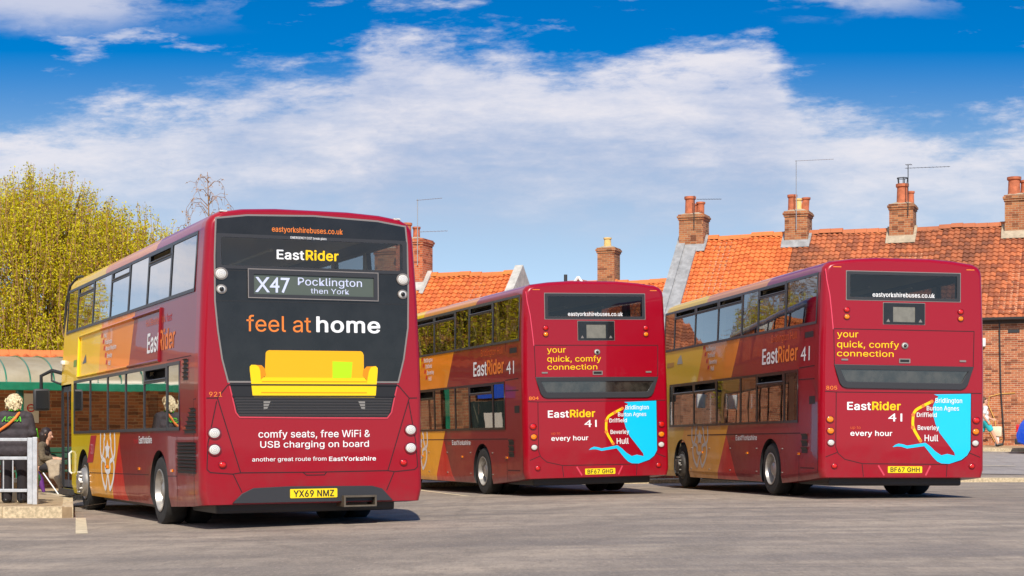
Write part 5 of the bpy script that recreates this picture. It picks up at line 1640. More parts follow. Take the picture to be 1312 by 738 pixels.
def bus_B(loc, yaw, roll, fleet, reg, label, L=10.7, tl=0.0):
    bus = empty('double_decker_bus', loc, (0, roll, yaw))
    tag(bus, label, 'bus', 'double decker buses')
    body, rearw, S = bus_common(bus, 'B', L)
    F = REAR
    fr = plate('window_frame', [rect(-1.065, 1.045, 3.475, 3.965, 0.015), rect(-1.005, 0.985, 3.52, 3.915, 0.015)[::-1]], MATTB, rearw, F, 0.001, 0.010)
    lines(fr, [rect(-1.07, 1.05, 3.47, 3.97) + [(-1.07, 3.47)]], F, 0.018, SILV, 0.0035, 'edge_trim')
    text('eastyorkshirebuses.co.uk', -0.59, 0.57, 3.53, 3.61, WHITEV, rearw, F, 0.006, 0.02)
    dp = plate('destination_display', [rect(-0.385, 0.38, 3.06, 3.425, 0.01), rect(-0.21, 0.20, 3.095, 3.365, 0.005)[::-1]], GLOSSB, bus, F, 0.002, 0.012)
    lines(dp, [rect(-0.388, 0.383, 3.057, 3.428) + [(-0.388, 3.057)]], F, 0.014, SILV, 0.0045, 'edge_trim')
    plate('display_face', rect(-0.22, 0.21, 3.085, 3.375), mat('blank_display', lin(120, 118, 108), .5, var=.15, vscale=9), dp, F, 0.005)
    for s_ in (-1, 1):
        plate('display_mark', [(s_ * 0.30 - .035, 3.095), (s_ * 0.30 + .035, 3.095), (s_ * 0.30, 3.15)], SILV, dp, F, 0.015)
        lamp(bus, s_ * 1.06, 3.295, 0.045, LENSR); lamp(bus, s_ * 1.06, 3.172, 0.045, LENSA)
        lamp(bus, s_ * 1.362, 1.385, 0.058, LENSR if not (fleet == '805' and s_ < 0) else LENSA); lamp(bus, s_ * 1.352, 1.185, 0.058, LENSA); lamp(bus, s_ * 1.345, 0.98, 0.058, LENSW); lamp(bus, s_ * 1.28, 0.575, 0.045, LENSR)
        plate('reflector_strip', rect(s_ * 1.24 - .075, s_ * 1.24 + .075, 4.03, 4.045), ORAV, bus, F, 0.004)
        plate('hinge', rect(s_ * 1.10 - .06, s_ * 1.10 + .06, 2.41, 2.44), SILV, bus, F, 0.002, 0.012)
    # lettering on the upper half
    z = 2.815 - (0 if fleet == '804' else 0)
    x = -1.04 if fleet == '804' else -1.24
    k_ = 1.14 if fleet == '804' else 1.155
    text('your', x, x + 0.39, z, z + 0.085, YELV, bus, F, .004, .004)
    text('quick, comfy', x, x + k_ - 0.01, z - 0.176, z - 0.06, YELV, bus, F, .004, .004)
    text('connection', x, x + 1.045, z - 0.332, z - 0.225, YELV, bus, F, .004, .004)
    cz, cx = (2.825, 0.007) if fleet == '804' else (2.684, 0.013)
    c = lamp(bus, cx, cz, 0.05, mat('camera_white', lin(200, 198, 194), .4), 'rear_camera')
    k = MB(); k.lathe([(0.030, 0.02), (0.028, 0.034), (0.02, 0.042), (0, 0.044)], 'y', 16); k.v = [(a, -b, c_) for a, b, c_ in k.v]; k.build('camera_lens', GLOSSB, c, 50)
    hd = plate('hatch_handle', [rect(-0.095, 0.115, 2.375, 2.455, .01), rect(-0.075, 0.095, 2.392, 2.438, .005)[::-1]], SILV, bus, F, 0.002, 0.01)
    plate('recess', rect(-0.075, 0.095, 2.392, 2.438), BLACK, hd, F, 0.004)
    # engine window: trapezoid with thick dark surround
    o1 = [(-1.285, 2.335), (-1.25, 2.20), (-1.19, 2.02), (-1.14, 1.96), (-1.06, 1.935), (1.06, 1.925), (1.14, 1.955), (1.19, 2.02), (1.25, 2.20), (1.295, 2.32)]
    o2 = [(-1.19, 2.262), (-1.15, 2.17), (-1.09, 2.06), (-1.05, 2.035), (1.05, 2.028), (1.09, 2.055), (1.15, 2.16), (1.215, 2.25)]
    ew = plate('engine_cover_window', [o1, o2[::-1]], MATTB, bus, F, 0.002, 0.022, 0.006)
    lines(ew, [o1 + [o1[0]]], F, 0.014, SILV, 0.006, 'edge_trim')
    plate('pane', o2, mat('smoked_pane_reflections', lin(50, 46, 40), 0.12, coat=1.0, var=0.75, vscale=4), ew, F, 0.008)  # strong colour mottling paints streaky reflections onto the smoked pane
    lines(bus, [[(-1.31, 2.96), (1.32, 2.952)], [(-1.30, 2.96), (-1.285, 2.34)], [(1.315, 2.955), (1.30, 2.33)],
                [(-1.25, 1.86), (-1.255, 0.90), (-1.21, 0.79), (-1.09, 0.69), (-0.76, 0.615), (0.80, 0.605), (1.09, 0.675), (1.20, 0.76), (1.26, 0.86), (1.262, 1.86), (-1.25, 1.86)],
                [(-1.25, 1.86), (-1.455, 1.87)], [(1.262, 1.86), (1.455, 1.86)], [(-1.44, 0.73), (-1.23, 0.81)], [(1.44, 0.73), (1.23, 0.81)],
                [(-0.77, 0.605), (-0.745, 0.385)], [(0.815, 0.60), (0.80, 0.385)]], F, 0.014)
    lines(bus, [[(-1.455, 4.0), (-1.43, 3.80), (-1.375, 3.55), (-1.335, 3.2), (-1.31, 2.95)]], F, 0.02, plain_paint('red_crease_highlight', lin(222, 70, 92), .1), .003, 'crease_highlight')  # lighter red strip: the highlight along the corner crease is painted
    lines(bus, [[(-0.47, 0.585), (-0.36, 0.41)], [(0.50, 0.58), (0.41, 0.41)]], F, 0.03, plain_paint('red_crease_low_highlight', lin(214, 70, 88), .1), .003, 'crease_highlight')  # paler red strokes paint the highlight on both bumper creases
    plate('bumper_recess', [(-0.45, 0.585), (0.48, 0.578), (0.39, 0.40), (-0.34, 0.40)], plain_paint('red_dull', lin(160, 10, 34), .4), bus, F, 0.0022)
    number_plate(bus, reg, -0.295, 0.342, 0.425 + (.03 if fleet == '805' else 0), 0.540 + (.03 if fleet == '805' else 0), 0.005)
    text(fleet, -1.435, -1.235, 1.90, 1.967, ORAV, bus, F, .004, 0.015)
    # lower panel artwork: coast, route and names
    sea = [(0.56, 1.835), (1.255, 1.852), (1.252, 0.87), (1.19, 0.765), (1.08, 0.685), (0.852, 0.615), (0.71, 0.622), (0.63, 0.655), (0.551, 0.728), (0.384, 0.925), (0.064, 0.882), (-0.05, 0.915), (-0.123, 0.918), (-0.21, 0.905), (-0.16, 0.945), (-0.10, 0.968), (-0.02, 0.958), (0.065, 0.933), (0.404, 0.985), (0.50, 0.92), (0.591, 0.835), (0.703, 0.765), (0.817, 0.79), (0.961, 0.757), (0.951, 0.811), (0.80, 1.0), (0.671, 1.156), (0.59, 1.32), (0.55, 1.462), (0.547, 1.641), (0.60, 1.75), (0.65, 1.80)]
    mp = empty('route_map', parent=bus)
    plate('sea', sea, CYAN, mp, F, 0.0035)
    rt = [(0.522, 1.709), (0.358, 1.632), (0.22, 1.56), (0.172, 1.474), (0.164, 1.252), (0.31, 1.018)]
    q = rt
    for _ in range(2):
        s = [q[0]]
        for a_, b_ in zip(q, q[1:]):
            s += [(a_[0] * .8 + b_[0] * .2, a_[1] * .8 + b_[1] * .2), (a_[0] * .2 + b_[0] * .8, a_[1] * .2 + b_[1] * .8)]
        s.append(q[-1]); q = s
    plate('route', stroke(q, 0.05), YELV, mp, F, 0.005)
    for p in (rt[0], rt[1], rt[3], rt[4], rt[5]):
        plate('stop', [(p[0] + .032 * math.cos(a_ * math.pi / 8), p[1] + .032 * math.sin(a_ * math.pi / 8)) for a_ in range(16)], ORAV, mp, F, 0.0065)
    for s_, a_, b_, z0, z1 in (('Bridlington', .586, 1.09, 1.69, 1.76), ('Burton Agnes', .425, 1.031, 1.556, 1.62), ('Driffield', .238, .612, 1.44, 1.505), ('Beverley', .257, .653, 1.213, 1.278), ('Hull', .386, .643, 1.015, 1.112)):
        text(s_, a_, b_, z0 - .004, z1 + .012, WHITEV, mp, F, 0.008, 0.014)
    east_rider(bus, F, -1.05, -0.057, 1.55, 1.69, YELV, .004)
    text('41', -0.292, -0.03, 1.355, 1.495, WHITEV, bus, F, .004, -0.002)
    text('up to', -0.987, -0.80, 1.222, 1.268, ORAV2, bus, F, .004)
    text('every hour', -0.989, -0.213, 1.10, 1.192, WHITEV, bus, F, .004, 0.028)
    # ---- nearside
    east_rider(bus, S, -3.08, -1.13, 2.465, 2.765, ORAV, .004)
    text('Bridlington Hull', -2.58, -1.20, 2.862, 3.0, ORAV2, bus, S, .004, -0.004)
    text('41', -0.98, -0.53, 2.435, 2.69, WHITEV, bus, S, .004, -0.002)
    for s_, a_, b2, z_ in (('Bridlington', 6.72, 6.05, 2.98), ('Driffield', 6.58, 6.10, 2.84), ('Beverley', 6.48, 5.94, 2.695), ('Hull', 6.36, 6.13, 2.555)):
        text(s_, -a_, -b2, z_ - .06, z_ + 0.035, WHITEV, bus, S, .004, 0.004)
    for y_, z_ in ((6.95, 2.96), (6.83, 2.82), (6.71, 2.67), (6.60, 2.53)):
        plate('route_mark', [(-y_, z_), (-y_ + .11, z_), (-y_ + .13, z_ + .08), (-y_ + .02, z_ + .08)], REDV, bus, S, .004)
    plate('badge_mark', [(-8.9, 2.74), (-8.46, 2.74), (-8.6, 2.95), (-8.82, 2.86)], mat('pale_grey_vinyl', lin(190, 186, 178), .5), bus, S, .004)
    plate('badge_mark', rect(-9.7, -9.15, 2.70, 2.80), mat('gold_vinyl', lin(206, 150, 70), .5), bus, S, .004)
    rose(bus, 'B', 7.70, 6.54, 0.48, 1.37)
    text('from', -4.99, -4.71, 1.03, 1.105, REDV, bus, S, .004)
    text('EastYorkshire', -4.66, -3.36, 1.03, 1.135, WHITEV, bus, S, .004, 0.025)
    lines(bus, [[(-8.05, 1.15), (-0.98, 1.15)], [(-1.05, 0.30), (-1.05, 3.06)], [(-0.28, 2.10), (-1.05, 2.11)], [(-0.28, 0.53), (-1.0, 0.53)], [(-0.12, 0.45), (-0.12, 3.9)], [(-0.28, 2.33), (-1.05, 2.32)]], S, 0.018)
    plate('vent_slot', rect(-0.80, -0.37, 2.84, 2.945, .02), BLACK, bus, S, .003)
    lines(bus, [rect(-0.84, -0.33, 2.80, 2.98) + [(-0.84, 2.80)]], S, 0.02, body.data.materials[0], .004, 'slot_rim')
    plate('vent_slot', rect(-0.54, -0.25, 1.66, 1.80), BLACK, bus, S, .003)
    louvres(bus, S, -0.91, -0.61, 0.78, 1.14, 3)
    k = MB()
    for yy in (1.9, 3.35, 5.0, 6.4, 7.7):
        for zz in (0.42, 0.86):
            k.cbox(-1.552, -1.535, yy, yy + .07, zz, zz + .02, .005)
    k.build('panel_latches', SILV, bus)
    for sd in (-1, 1):
        k = MB(); k.tube([(sd * 1.4, L - .1, 2.4), (sd * 1.75, L + .12, 2.45), (sd * 1.95, L + .15, 2.3)], 0.03, 8); mr = k.build('wing_mirror', BLACK, bus, 50)
        k = MB(); k.cbox(sd * 1.95 - .13, sd * 1.95 + .13, L + .08, L + .2, 1.95, 2.32, .04); k.build('mirror_head', WHITEP if sd > 0 else MATTB, mr, 50)
    return bus


bus_A((-2.606, 22.837, -0.109), 0.42025, -0.00824)
bus_B((1.7177, 33.8059, 0.010), 0.33945, -0.02159, '804', 'BF67 GHG', 'red double decker numbered 804 with sea map rear, between the two other buses')
bus_B((6.857, 30.16, 0.066), 0.18711, 0.00383, '805', 'BF67 GHH', 'red double decker numbered 805 with sea map rear, in front of the terrace', tl=-0.01)

# ------------------------------------------------------------------ people
def flesh(name, segs, m_, parent=None, voxel=0.014, sm=4, sx=1.0):
    """one continuous body grown from tapering limbs: (p0, r0, p1, r1, ...) chains fused into a single skin"""
    mb = MB()
    bm = bmesh.new(); bmesh.ops.create_icosphere(bm, subdivisions=2, radius=1)
    bm.verts.index_update()
    sv = [v.co.copy() for v in bm.verts]; sf = [[v.index for v in f.verts] for f in bm.faces]; bm.free()
    for ch in segs:
        pts = [Vector(ch[i]) for i in range(0, len(ch), 2)]; rs = [ch[i] for i in range(1, len(ch), 2)]
        for p, q, r, t_ in zip(pts, pts[1:], rs, rs[1:]):
            d = (q - p).length; n = max(2, int(d / (min(r, t_) * 0.4)) + 1)
            for k in range(n + 1):
                f = k / n; c = p.lerp(q, f); rr = r + (t_ - r) * f
                mb.add([c + v * rr for v in sv], sf)
    me = mb.mesh(name, fix=False)
    o = bpy.data.objects.new(name, me); COL.objects.link(o)
    m = o.modifiers.new('r', 'REMESH'); m.mode = 'VOXEL'; m.voxel_size = voxel
    s_ = o.modifiers.new('s', 'SMOOTH'); s_.iterations = sm; s_.factor = 0.5
    dg = bpy.context.evaluated_depsgraph_get(); dg.update()
    me2 = bpy.data.meshes.new_from_object(o.evaluated_get(dg))
    bpy.data.objects.remove(o)
    for p in me2.polygons:
        p.use_smooth = True
    return link(name, me2, parent, m_)


def hand(p, d, nrm, s=1.0):
    """five slightly curled fingers from the wrist p, pointing along d with the palm facing nrm"""
    p, d, nrm = Vector(p), Vector(d).normalized(), Vector(nrm).normalized()
    w = d.cross(nrm).normalized()
    out = [(p, .026 * s, p + d * .05 * s, .030 * s), (p + d * .04 * s - w * .02 * s, .020 * s, p + d * .085 * s - w * .028 * s, .018 * s), (p + d * .04 * s + w * .02 * s, .020 * s, p + d * .085 * s + w * .028 * s, .018 * s)]
    for k, L_ in zip((-1.5, -.5, .5, 1.5), (.065, .08, .076, .058)):
        b = p + d * .088 * s + w * k * .021 * s
        m = b + d * L_ * .55 * s + nrm * .012 * s
        e = m + d * L_ * .38 * s + nrm * .030 * s
        out.append((b, .0105 * s, m, .0095 * s, e, .008 * s))
    b = p + d * .03 * s + w * .03 * s
    out.append((b, .013 * s, b + d * .035 * s + w * .028 * s, .011 * s, b + d * .065 * s + w * .034 * s + nrm * .012 * s, .009 * s))
    return out


SKIN = mat('skin', lin(222, 168, 138), 0.55)
def face(o, c, fwd, r=0.1):
    """eyes, brows and mouth on a head centred at c looking along fwd"""
    f = Vector(fwd).normalized(); s_ = f.cross(Vector((0, 0, 1))).normalized()
    k = MB()
    for sd in (-1, 1):
        e = c + f * r * .86 + s_ * sd * r * .36 + Vector((0, 0, r * .08))
        k.tube([e - s_ * r * .13, e, e + s_ * r * .13], [r * .03, r * .075, r * .03], 6)
    k.build('eyes', mat('eye_dark', (0.05, 0.035, 0.03), 0.3), o)
    k = MB(); e = c + f * r * .9 - Vector((0, 0, r * .55)); k.tube([e - s_ * r * .28, e + f * r * .04, e + s_ * r * .28], [r * .03, r * .06, r * .03], 6)
    k.build('mouth', mat('lip', lin(176, 92, 88), 0.5), o)


def head_segs(c, fwd, r=0.098):
    c, f = Vector(c), Vector(fwd).normalized()
    s_ = f.cross(Vector((0, 0, 1))).normalized(); U = Vector((0, 0, 1))
    return [(c + U * r * .35 - f * r * .1, r, c + U * r * .25 + f * r * .12, r * .96), (c + f * r * .2 - U * r * .25, r * .78, c + f * r * .42 - U * r * .72, r * .42),
            (c + f * r * 1.0 + U * r * .08, r * .10, c + f * r * 1.18 - U * r * .22, r * .15), (c + s_ * r * .95 - U * r * .05, r * .14, c + s_ * r * .95 + U * r * .2, r * .17), (c - s_ * r * .95 - U * r * .05, r * .14, c - s_ * r * .95 + U * r * .2, r * .17),
            (c - U * r * .5, r * .62, c - U * r * 1.7 - f * r * .15, r * .58)]


# --- woman waiting behind the guard rail, seen from the back
p1 = empty('person', (-8.22, 28.45, PZ)); tag(p1, 'standing person with fair hair, black jacket lettered in green and orange strap, seen from behind', 'person')
S_ = 1.06
def sc(ch):
    return tuple((Vector(q) * S_ if i % 2 == 0 else q * S_) for i, q in enumerate(ch))
hd = (0.0, 0.02, 1.545)
b1 = head_segs(hd, (0.35, 1, -0.1))
b1 += [((-.13, 0, 1.33), .085, (.13, 0, 1.33), .085), ((-.14, 0, 1.15), .11, (.14, 0, 1.15), .11), ((-.12, 0, 1.0), .115, (.12, 0, 1.0), .115), ((-.10, 0, .86), .13, (.10, 0, .86), .13)]
for s_ in (-1, 1):
    b1 += [((s_ * .11, 0, .84), .105, (s_ * .12, .02, .46), .07, (s_ * .12, .0, .08), .045), ((s_ * .12, -.03, .04), .04, (s_ * .13, .16, .03), .035)]
    b1 += [((s_ * .20, 0, 1.34), .062, (s_ * .265, -.02, 1.08), .05, (s_ * .21, .2, .98), .038)]
    b1 += hand((s_ * .20, .23, .98), (-s_ * .25, .9, 0), (0, 0, -1))
flesh('body', [sc(c) for c in b1], SKIN, p1, 0.009)
face(p1, Vector(hd) * S_, (0.35, 1, -0.1))
JACK = mat('charcoal_jacket', lin(58, 52, 56), 0.8, var=0.35, vscale=9, bump=1.0, bscale=6)
j1 = [((-.15, -.01, 1.345), .10, (.15, -.01, 1.345), .10), ((-.17, -.01, 1.22), .128, (.17, -.01, 1.22), .128), ((-.165, 0, 1.08), .135, (.165, 0, 1.08), .135), ((-.15, 0, .93), .142, (.15, 0, .93), .142), ((-.14, 0, .82), .148, (.14, 0, .82), .148)]
for s_ in (-1, 1):
    j1 += [((s_ * .215, -.01, 1.34), .085, (s_ * .285, -.02, 1.09), .073, (s_ * .23, .18, .985), .058)]
jk = flesh('jacket', [sc(c) for c in j1], JACK, p1, 0.013, 5)
t1_ = []
for s_ in (-1, 1):
    t1_ += [((s_ * .09, 0, .80), .135, (s_ * .125, .02, .46), .095, (s_ * .12, .0, .07), .085)]
flesh('trousers', [sc(c) for c in t1_], mat('black_trousers', lin(34, 30, 34), 0.85), p1, 0.013)
for s_ in (-1, 1):
    flesh('shoe', [sc(((s_ * .12, -.05, .04), .05, (s_ * .125, .06, .035), .05, (s_ * .13, .19, .03), .04))], mat('black_shoe', (0.015, 0.015, 0.015), 0.4), p1, 0.01)
# fair wavy hair
hc = Vector(hd) * S_ + Vector((0, -.02, .035))
hs_ = []
rh = random.Random(3)
for k in range(46):
    a = rh.uniform(0, 6.28); e = rh.uniform(-0.75, 1.5)
    q = hc + Vector((math.cos(a) * math.cos(e) * .098, -abs(math.sin(a)) * math.cos(e) * .098 if math.sin(a) > 0.35 and e < 0.5 else math.sin(a) * math.cos(e) * .098, math.sin(e) * .105))
    hs_.append((q, .034, q + Vector((rh.uniform(-.02, .02), rh.uniform(-.02, .02), -.05)), .026))
for k in range(60):
    a = rh.uniform(0, 6.28); e = rh.uniform(-0.6, 1.4)
    q = hc + Vector((math.cos(a) * math.cos(e) * .125, math.sin(a) * math.cos(e) * .12 if math.sin(a) < .3 or e > .5 else -.12 * math.cos(e), math.sin(e) * .13))
    hs_.append((q, .013, q + Vector((rh.uniform(-.03, .03), rh.uniform(-.03, .0), -.045)), .012, q + Vector((rh.uniform(-.03, .03), rh.uniform(-.02, .02), -.085)), .008))
hs_ += [(hc + Vector((0, -.02, 0)), .1, hc + Vector((0, -.03, .02)), .1), (hc + Vector((-.05, -.07, -.06)), .05, hc + Vector((.05, -.07, -.06)), .05)]
flesh('hair', hs_, mat('fair_hair', lin(226, 200, 160), 0.6, var=0.5, vscale=34, bump=0.9, bscale=60), p1, 0.007, 7)
GRN = mat('lime_green_trim', lin(96, 214, 48), 0.5)
k = MB(); k.tube([(math.cos(a) * .075 * S_, -.015 - math.sin(a) * .07, (1.445 + .0 * a) * S_) for a in [math.pi * i / 10 for i in range(-2, 13)]], 0.016, 6); k.build('collar', GRN, p1, 60)
ASF = lambda u, v, w: (u, -0.155 - w, v)
text('ASDA', -.165, .155, 1.345, 1.425, GRN, p1, ASF, .003, .06, shear=0.25)
text('ASDA', -.150, .140, 1.357, 1.413, JACK, p1, ASF, .009, .0, shear=0.25)
k = MB(); k.tube([(-.30, -.10, 1.12), (-.24, -.155, 1.17), (-.05, -.165, 1.30), (.06, -.165, 1.40), (.10, -.12, 1.475), (.10, 0.0, 1.50)], 0.022, 6); k.build('bag_strap', mat('orange_strap', lin(232, 128, 52), 0.6), p1, 60)
for s_ in (-1, 1):
    k = MB(); k.tube([(s_ * .345, .03, 1.22), (s_ * .355, .10, 1.09), (s_ * .30, .19, 1.03)], 0.026, 6); k.build('sleeve_trim', GRN, p1, 60)
cb = empty('carrier_bag', (-7.93, 28.55, PZ)); tag(cb, 'green carrier bag hanging beside the standing person', 'bag')
flesh('bag_body', [((-.03, 0, .66), .03, (0, 0, .5), .075, (.02, 0, .33), .08), ((-.02, .06, .6), .03, (.03, .08, .4), .07)], mat('green_bag', lin(24, 122, 76), 0.45, bump=0.5, bscale=12), cb, 0.012)
k = MB(); k.tube([(-.04, 0, .66), (-.06, .03, .84), (-.02, .08, .66)], .01, 5); k.build('handle', mat('green_bag', lin(24, 122, 76), 0.45), cb)
yb = empty('shopping_bag', (-8.62, 28.2, PZ)); tag(yb, 'yellow shopping bag on the paving behind the rail at the left edge', 'bag')
flesh('bag_body', [((-.12, 0, .08), .08, (.12, 0, .08), .08), ((-.11, 0, .22), .075, (.07, 0, .24), .06), ((-.1, 0, .38), .05, (-.02, 0, .40), .04)], mat('yellow_bag', lin(226, 190, 20), 0.5, bump=0.4, bscale=12), yb, 0.014)
k = MB(); k.tube([(-.1, 0, .4), (-.06, 0, .54), (0, 0, .4)], .012, 5); k.build('handle', mat('blue_handle', lin(40, 90, 180), 0.5), yb)

# --- woman sitting on the bench, in profile
p2 = empty('person', (-9.33, 34.25, PZ)); tag(p2, 'seated person with dark hair and grey cardigan, pale coat across the lap', 'person')
h2 = (0.08, 0.0, 1.15)
b2 = head_segs(h2, (1, -0.1, -0.15), .1)
b2 += [((0.02, -.10, .95), .07, (0.02, .10, .95), .07), ((-.02, -.1, .75), .10, (-.02, .1, .75), .10), ((-.02, -.09, .55), .12, (-.02, .09, .55), .12)]
for s_ in (-1, 1):
    b2 += [((0, s_ * .1, .53), .09, (.42, s_ * .1, .52), .065, (.44, s_ * .1, .1), .045), ((.43, s_ * .1, .05), .04, (.56, s_ * .1, .035), .035)]
    b2 += [((.02, s_ * .18, .95), .052, (.06, s_ * .21, .70), .045, (.28, s_ * .12, .68), .034)]
    b2 += hand((.30, s_ * .11, .68), (1, -s_ * .2, -.1), (0, 0, -1))
flesh('body', b2, SKIN, p2, 0.009)
face(p2, Vector(h2), (1, -0.1, -0.15))
CARD = mat('grey_cardigan', lin(104, 92, 74), 0.95, var=0.4, vscale=20, bump=0.8, bscale=40)
j2 = [((0.01, -.11, .94), .09, (0.01, .11, .94), .09), ((-.03, -.11, .80), .125, (-.03, .11, .80), .125), ((-.03, -.10, .62), .14, (-.03, .10, .62), .14)]
for s_ in (-1, 1):
    j2 += [((.01, s_ * .18, .95), .072, (.05, s_ * .22, .70), .066, (.20, s_ * .15, .68), .052)]
flesh('cardigan', j2, CARD, p2, 0.013)
flesh('trousers', [((0, s_ * .1, .54), .11, (.42, s_ * .1, .53), .085, (.44, s_ * .1, .12), .07) for s_ in (-1, 1)], mat('dark_trousers', lin(48, 46, 50), 0.9), p2, 0.013)
flesh('coat', [((.12, -.16, .64), .05, (.38, -.18, .62), .05), ((.14, .1, .64), .05, (.40, .12, .63), .06), ((.16, -.19, .60), .05, (.30, -.24, .36), .06, (.36, -.24, .20), .035), ((.36, -.2, .58), .06, (.43, -.23, .36), .055, (.44, -.22, .18), .03), ((.20, 0, .65), .05, (.42, 0, .64), .06), ((.46, -.1, .6), .05, (.5, -.1, .3), .05), ((.2, -.2, .58), .06, (.24, -.22, .34), .07), ((.3, -.2, .56), .07, (.38, -.22, .30), .08, (.40, -.22, .14), .05), ((.44, -.2, .5), .06, (.48, -.2, .2), .05)],
      mat('pale_coat', lin(168, 152, 130), 0.9, var=0.2, vscale=6, bump=1.0, bscale=9), p2, 0.014)
flesh('hair', [(Vector(h2) + Vector((-.02, 0, .05)), .115, Vector(h2) + Vector((-.03, 0, .01)), .115), (Vector(h2) + Vector((-.07, -.03, 0)), .09, Vector(h2) + Vector((-.06, -.03, -.16)), .06), (Vector(h2) + Vector((-.07, .03, 0)), .09, Vector(h2) + Vector((-.06, .03, -.16)), .06)], mat('dark_hair', lin(46, 32, 28), 0.5, var=0.3, vscale=30), p2, 0.01)
for s_ in (-1, 1):
    flesh('shoe', [((.41, s_ * .1, .045), .05, (.57, s_ * .1, .04), .042)], mat('black_shoe', (0.015, 0.015, 0.015), 0.4), p2, 0.01)
st = empty('folded_umbrella', (-8.92, 33.2, PZ)); tag(st, 'folded purple umbrella with a pale shaft leaning by the seated person', 'umbrella')
k = MB(); k.tube([(-.12, 0, .42), (.20, -.1, .01)], .012, 6); k.build('shaft', WHITEP, st)
k = MB(); k.tube([(-.28, .05, .50), (-.2, .05, .3), (-.12, .05, .05)], [.02, .07, .03], 8); k.build('cloth', mat('purple_cloth', lin(96, 40, 120), 0.7), st, 50)

# --- walker on the far pavement, mostly behind the right-hand bus
pw = street(-0.35, 1.1)
p3 = empty('person', (pw.x, pw.y, gz(pw.x, pw.y) + .125)); tag(p3, 'walking person in white top and turquoise shorts, half hidden beyond the bus numbered 805', 'person')
h3 = (-.02, 0, 1.6)
b3 = head_segs(h3, (1, -.1, -.05), .1)
b3 += [((-.02, -.13, 1.36), .075, (-.02, .13, 1.36), .075), ((-.02, -.1, 1.18), .10, (-.02, .1, 1.18), .10), ((-.02, -.09, .95), .12, (-.02, .09, .95), .12),
       ((0, -.1, .90), .10, (.24, -.1, .50), .065, (.42, -.1, .12), .045), ((.41, -.1, .06), .04, (.58, -.1, .07), .035), ((0, .1, .90), .10, (-.1, .1, .48), .065, (-.36, .1, .18), .045), ((-.37, .1, .13), .04, (-.27, .1, .03), .035),
       ((-.02, -.2, 1.37), .055, (-.12, -.24, 1.1), .045, (.02, -.24, .9), .036), ((-.02, .2, 1.37), .055, (.1, .24, 1.1), .045, (.28, .22, .98), .036)]
b3 += hand((.03, -.24, .88), (.6, 0, -.6), (0, 1, 0)) + hand((.30, .22, .97), (1, 0, -.1), (0, -1, 0))
flesh('body', b3, SKIN, p3, 0.010)
face(p3, Vector(h3), (1, -.1, -.05))
flesh('shirt', [((-.02, -.15, 1.36), .095, (-.02, .15, 1.36), .095), ((-.02, -.13, 1.18), .125, (-.02, .13, 1.18), .125), ((-.02, -.11, 1.0), .14, (-.02, .11, 1.0), .14), ((-.02, -.2, 1.37), .075, (-.08, -.235, 1.2), .07), ((-.02, .2, 1.37), .075, (.05, .235, 1.2), .07)], WHITEP, p3, 0.013)
flesh('shorts', [((0, -.1, .90), .125, (.16, -.1, .62), .11), ((0, .1, .90), .125, (-.07, .1, .60), .11)], mat('turquoise_shorts', lin(48, 190, 200), 0.8), p3, 0.013)
for q in (((.40, -.1, .05), .055, (.60, -.1, .08), .045), ((-.39, .1, .14), .055, (-.25, .1, .03), .045)):
    flesh('shoe', [q], mat('black_shoe', (0.015, 0.015, 0.015), 0.4), p3, 0.01)
flesh('hair', [(Vector(h3) + Vector((-.02, 0, .06)), .108, Vector(h3) + Vector((-.04, 0, .02)), .105)], mat('brown_hair', lin(90, 62, 44), 0.6), p3, 0.012)

# posts on the far pavement
for t_, off, lab, capd in ((0.05, 0.9, 'white post with a cream square head on the far pavement', True), (-0.62, 0.6, 'plain white post half hidden by the bus numbered 805', False)):
    q = street(t_, off)
    o = empty('bollard', (q.x, q.y, gz(q.x, q.y) + .12), (0, 0, ROT)); tag(o, lab, 'bollard')
    k = MB(); k.cbox(-.07, .07, -.07, .07, 0, .52 if capd else .62, .02); k.build('post', WHITEP, o, 40)
    if capd:
        k = MB(); k.cbox(-.17, .17, -.13, .13, .36, .72, .06); k.build('head', mat('cream_bollard', lin(226, 214, 184), 0.7, var=0.15), o, 40)

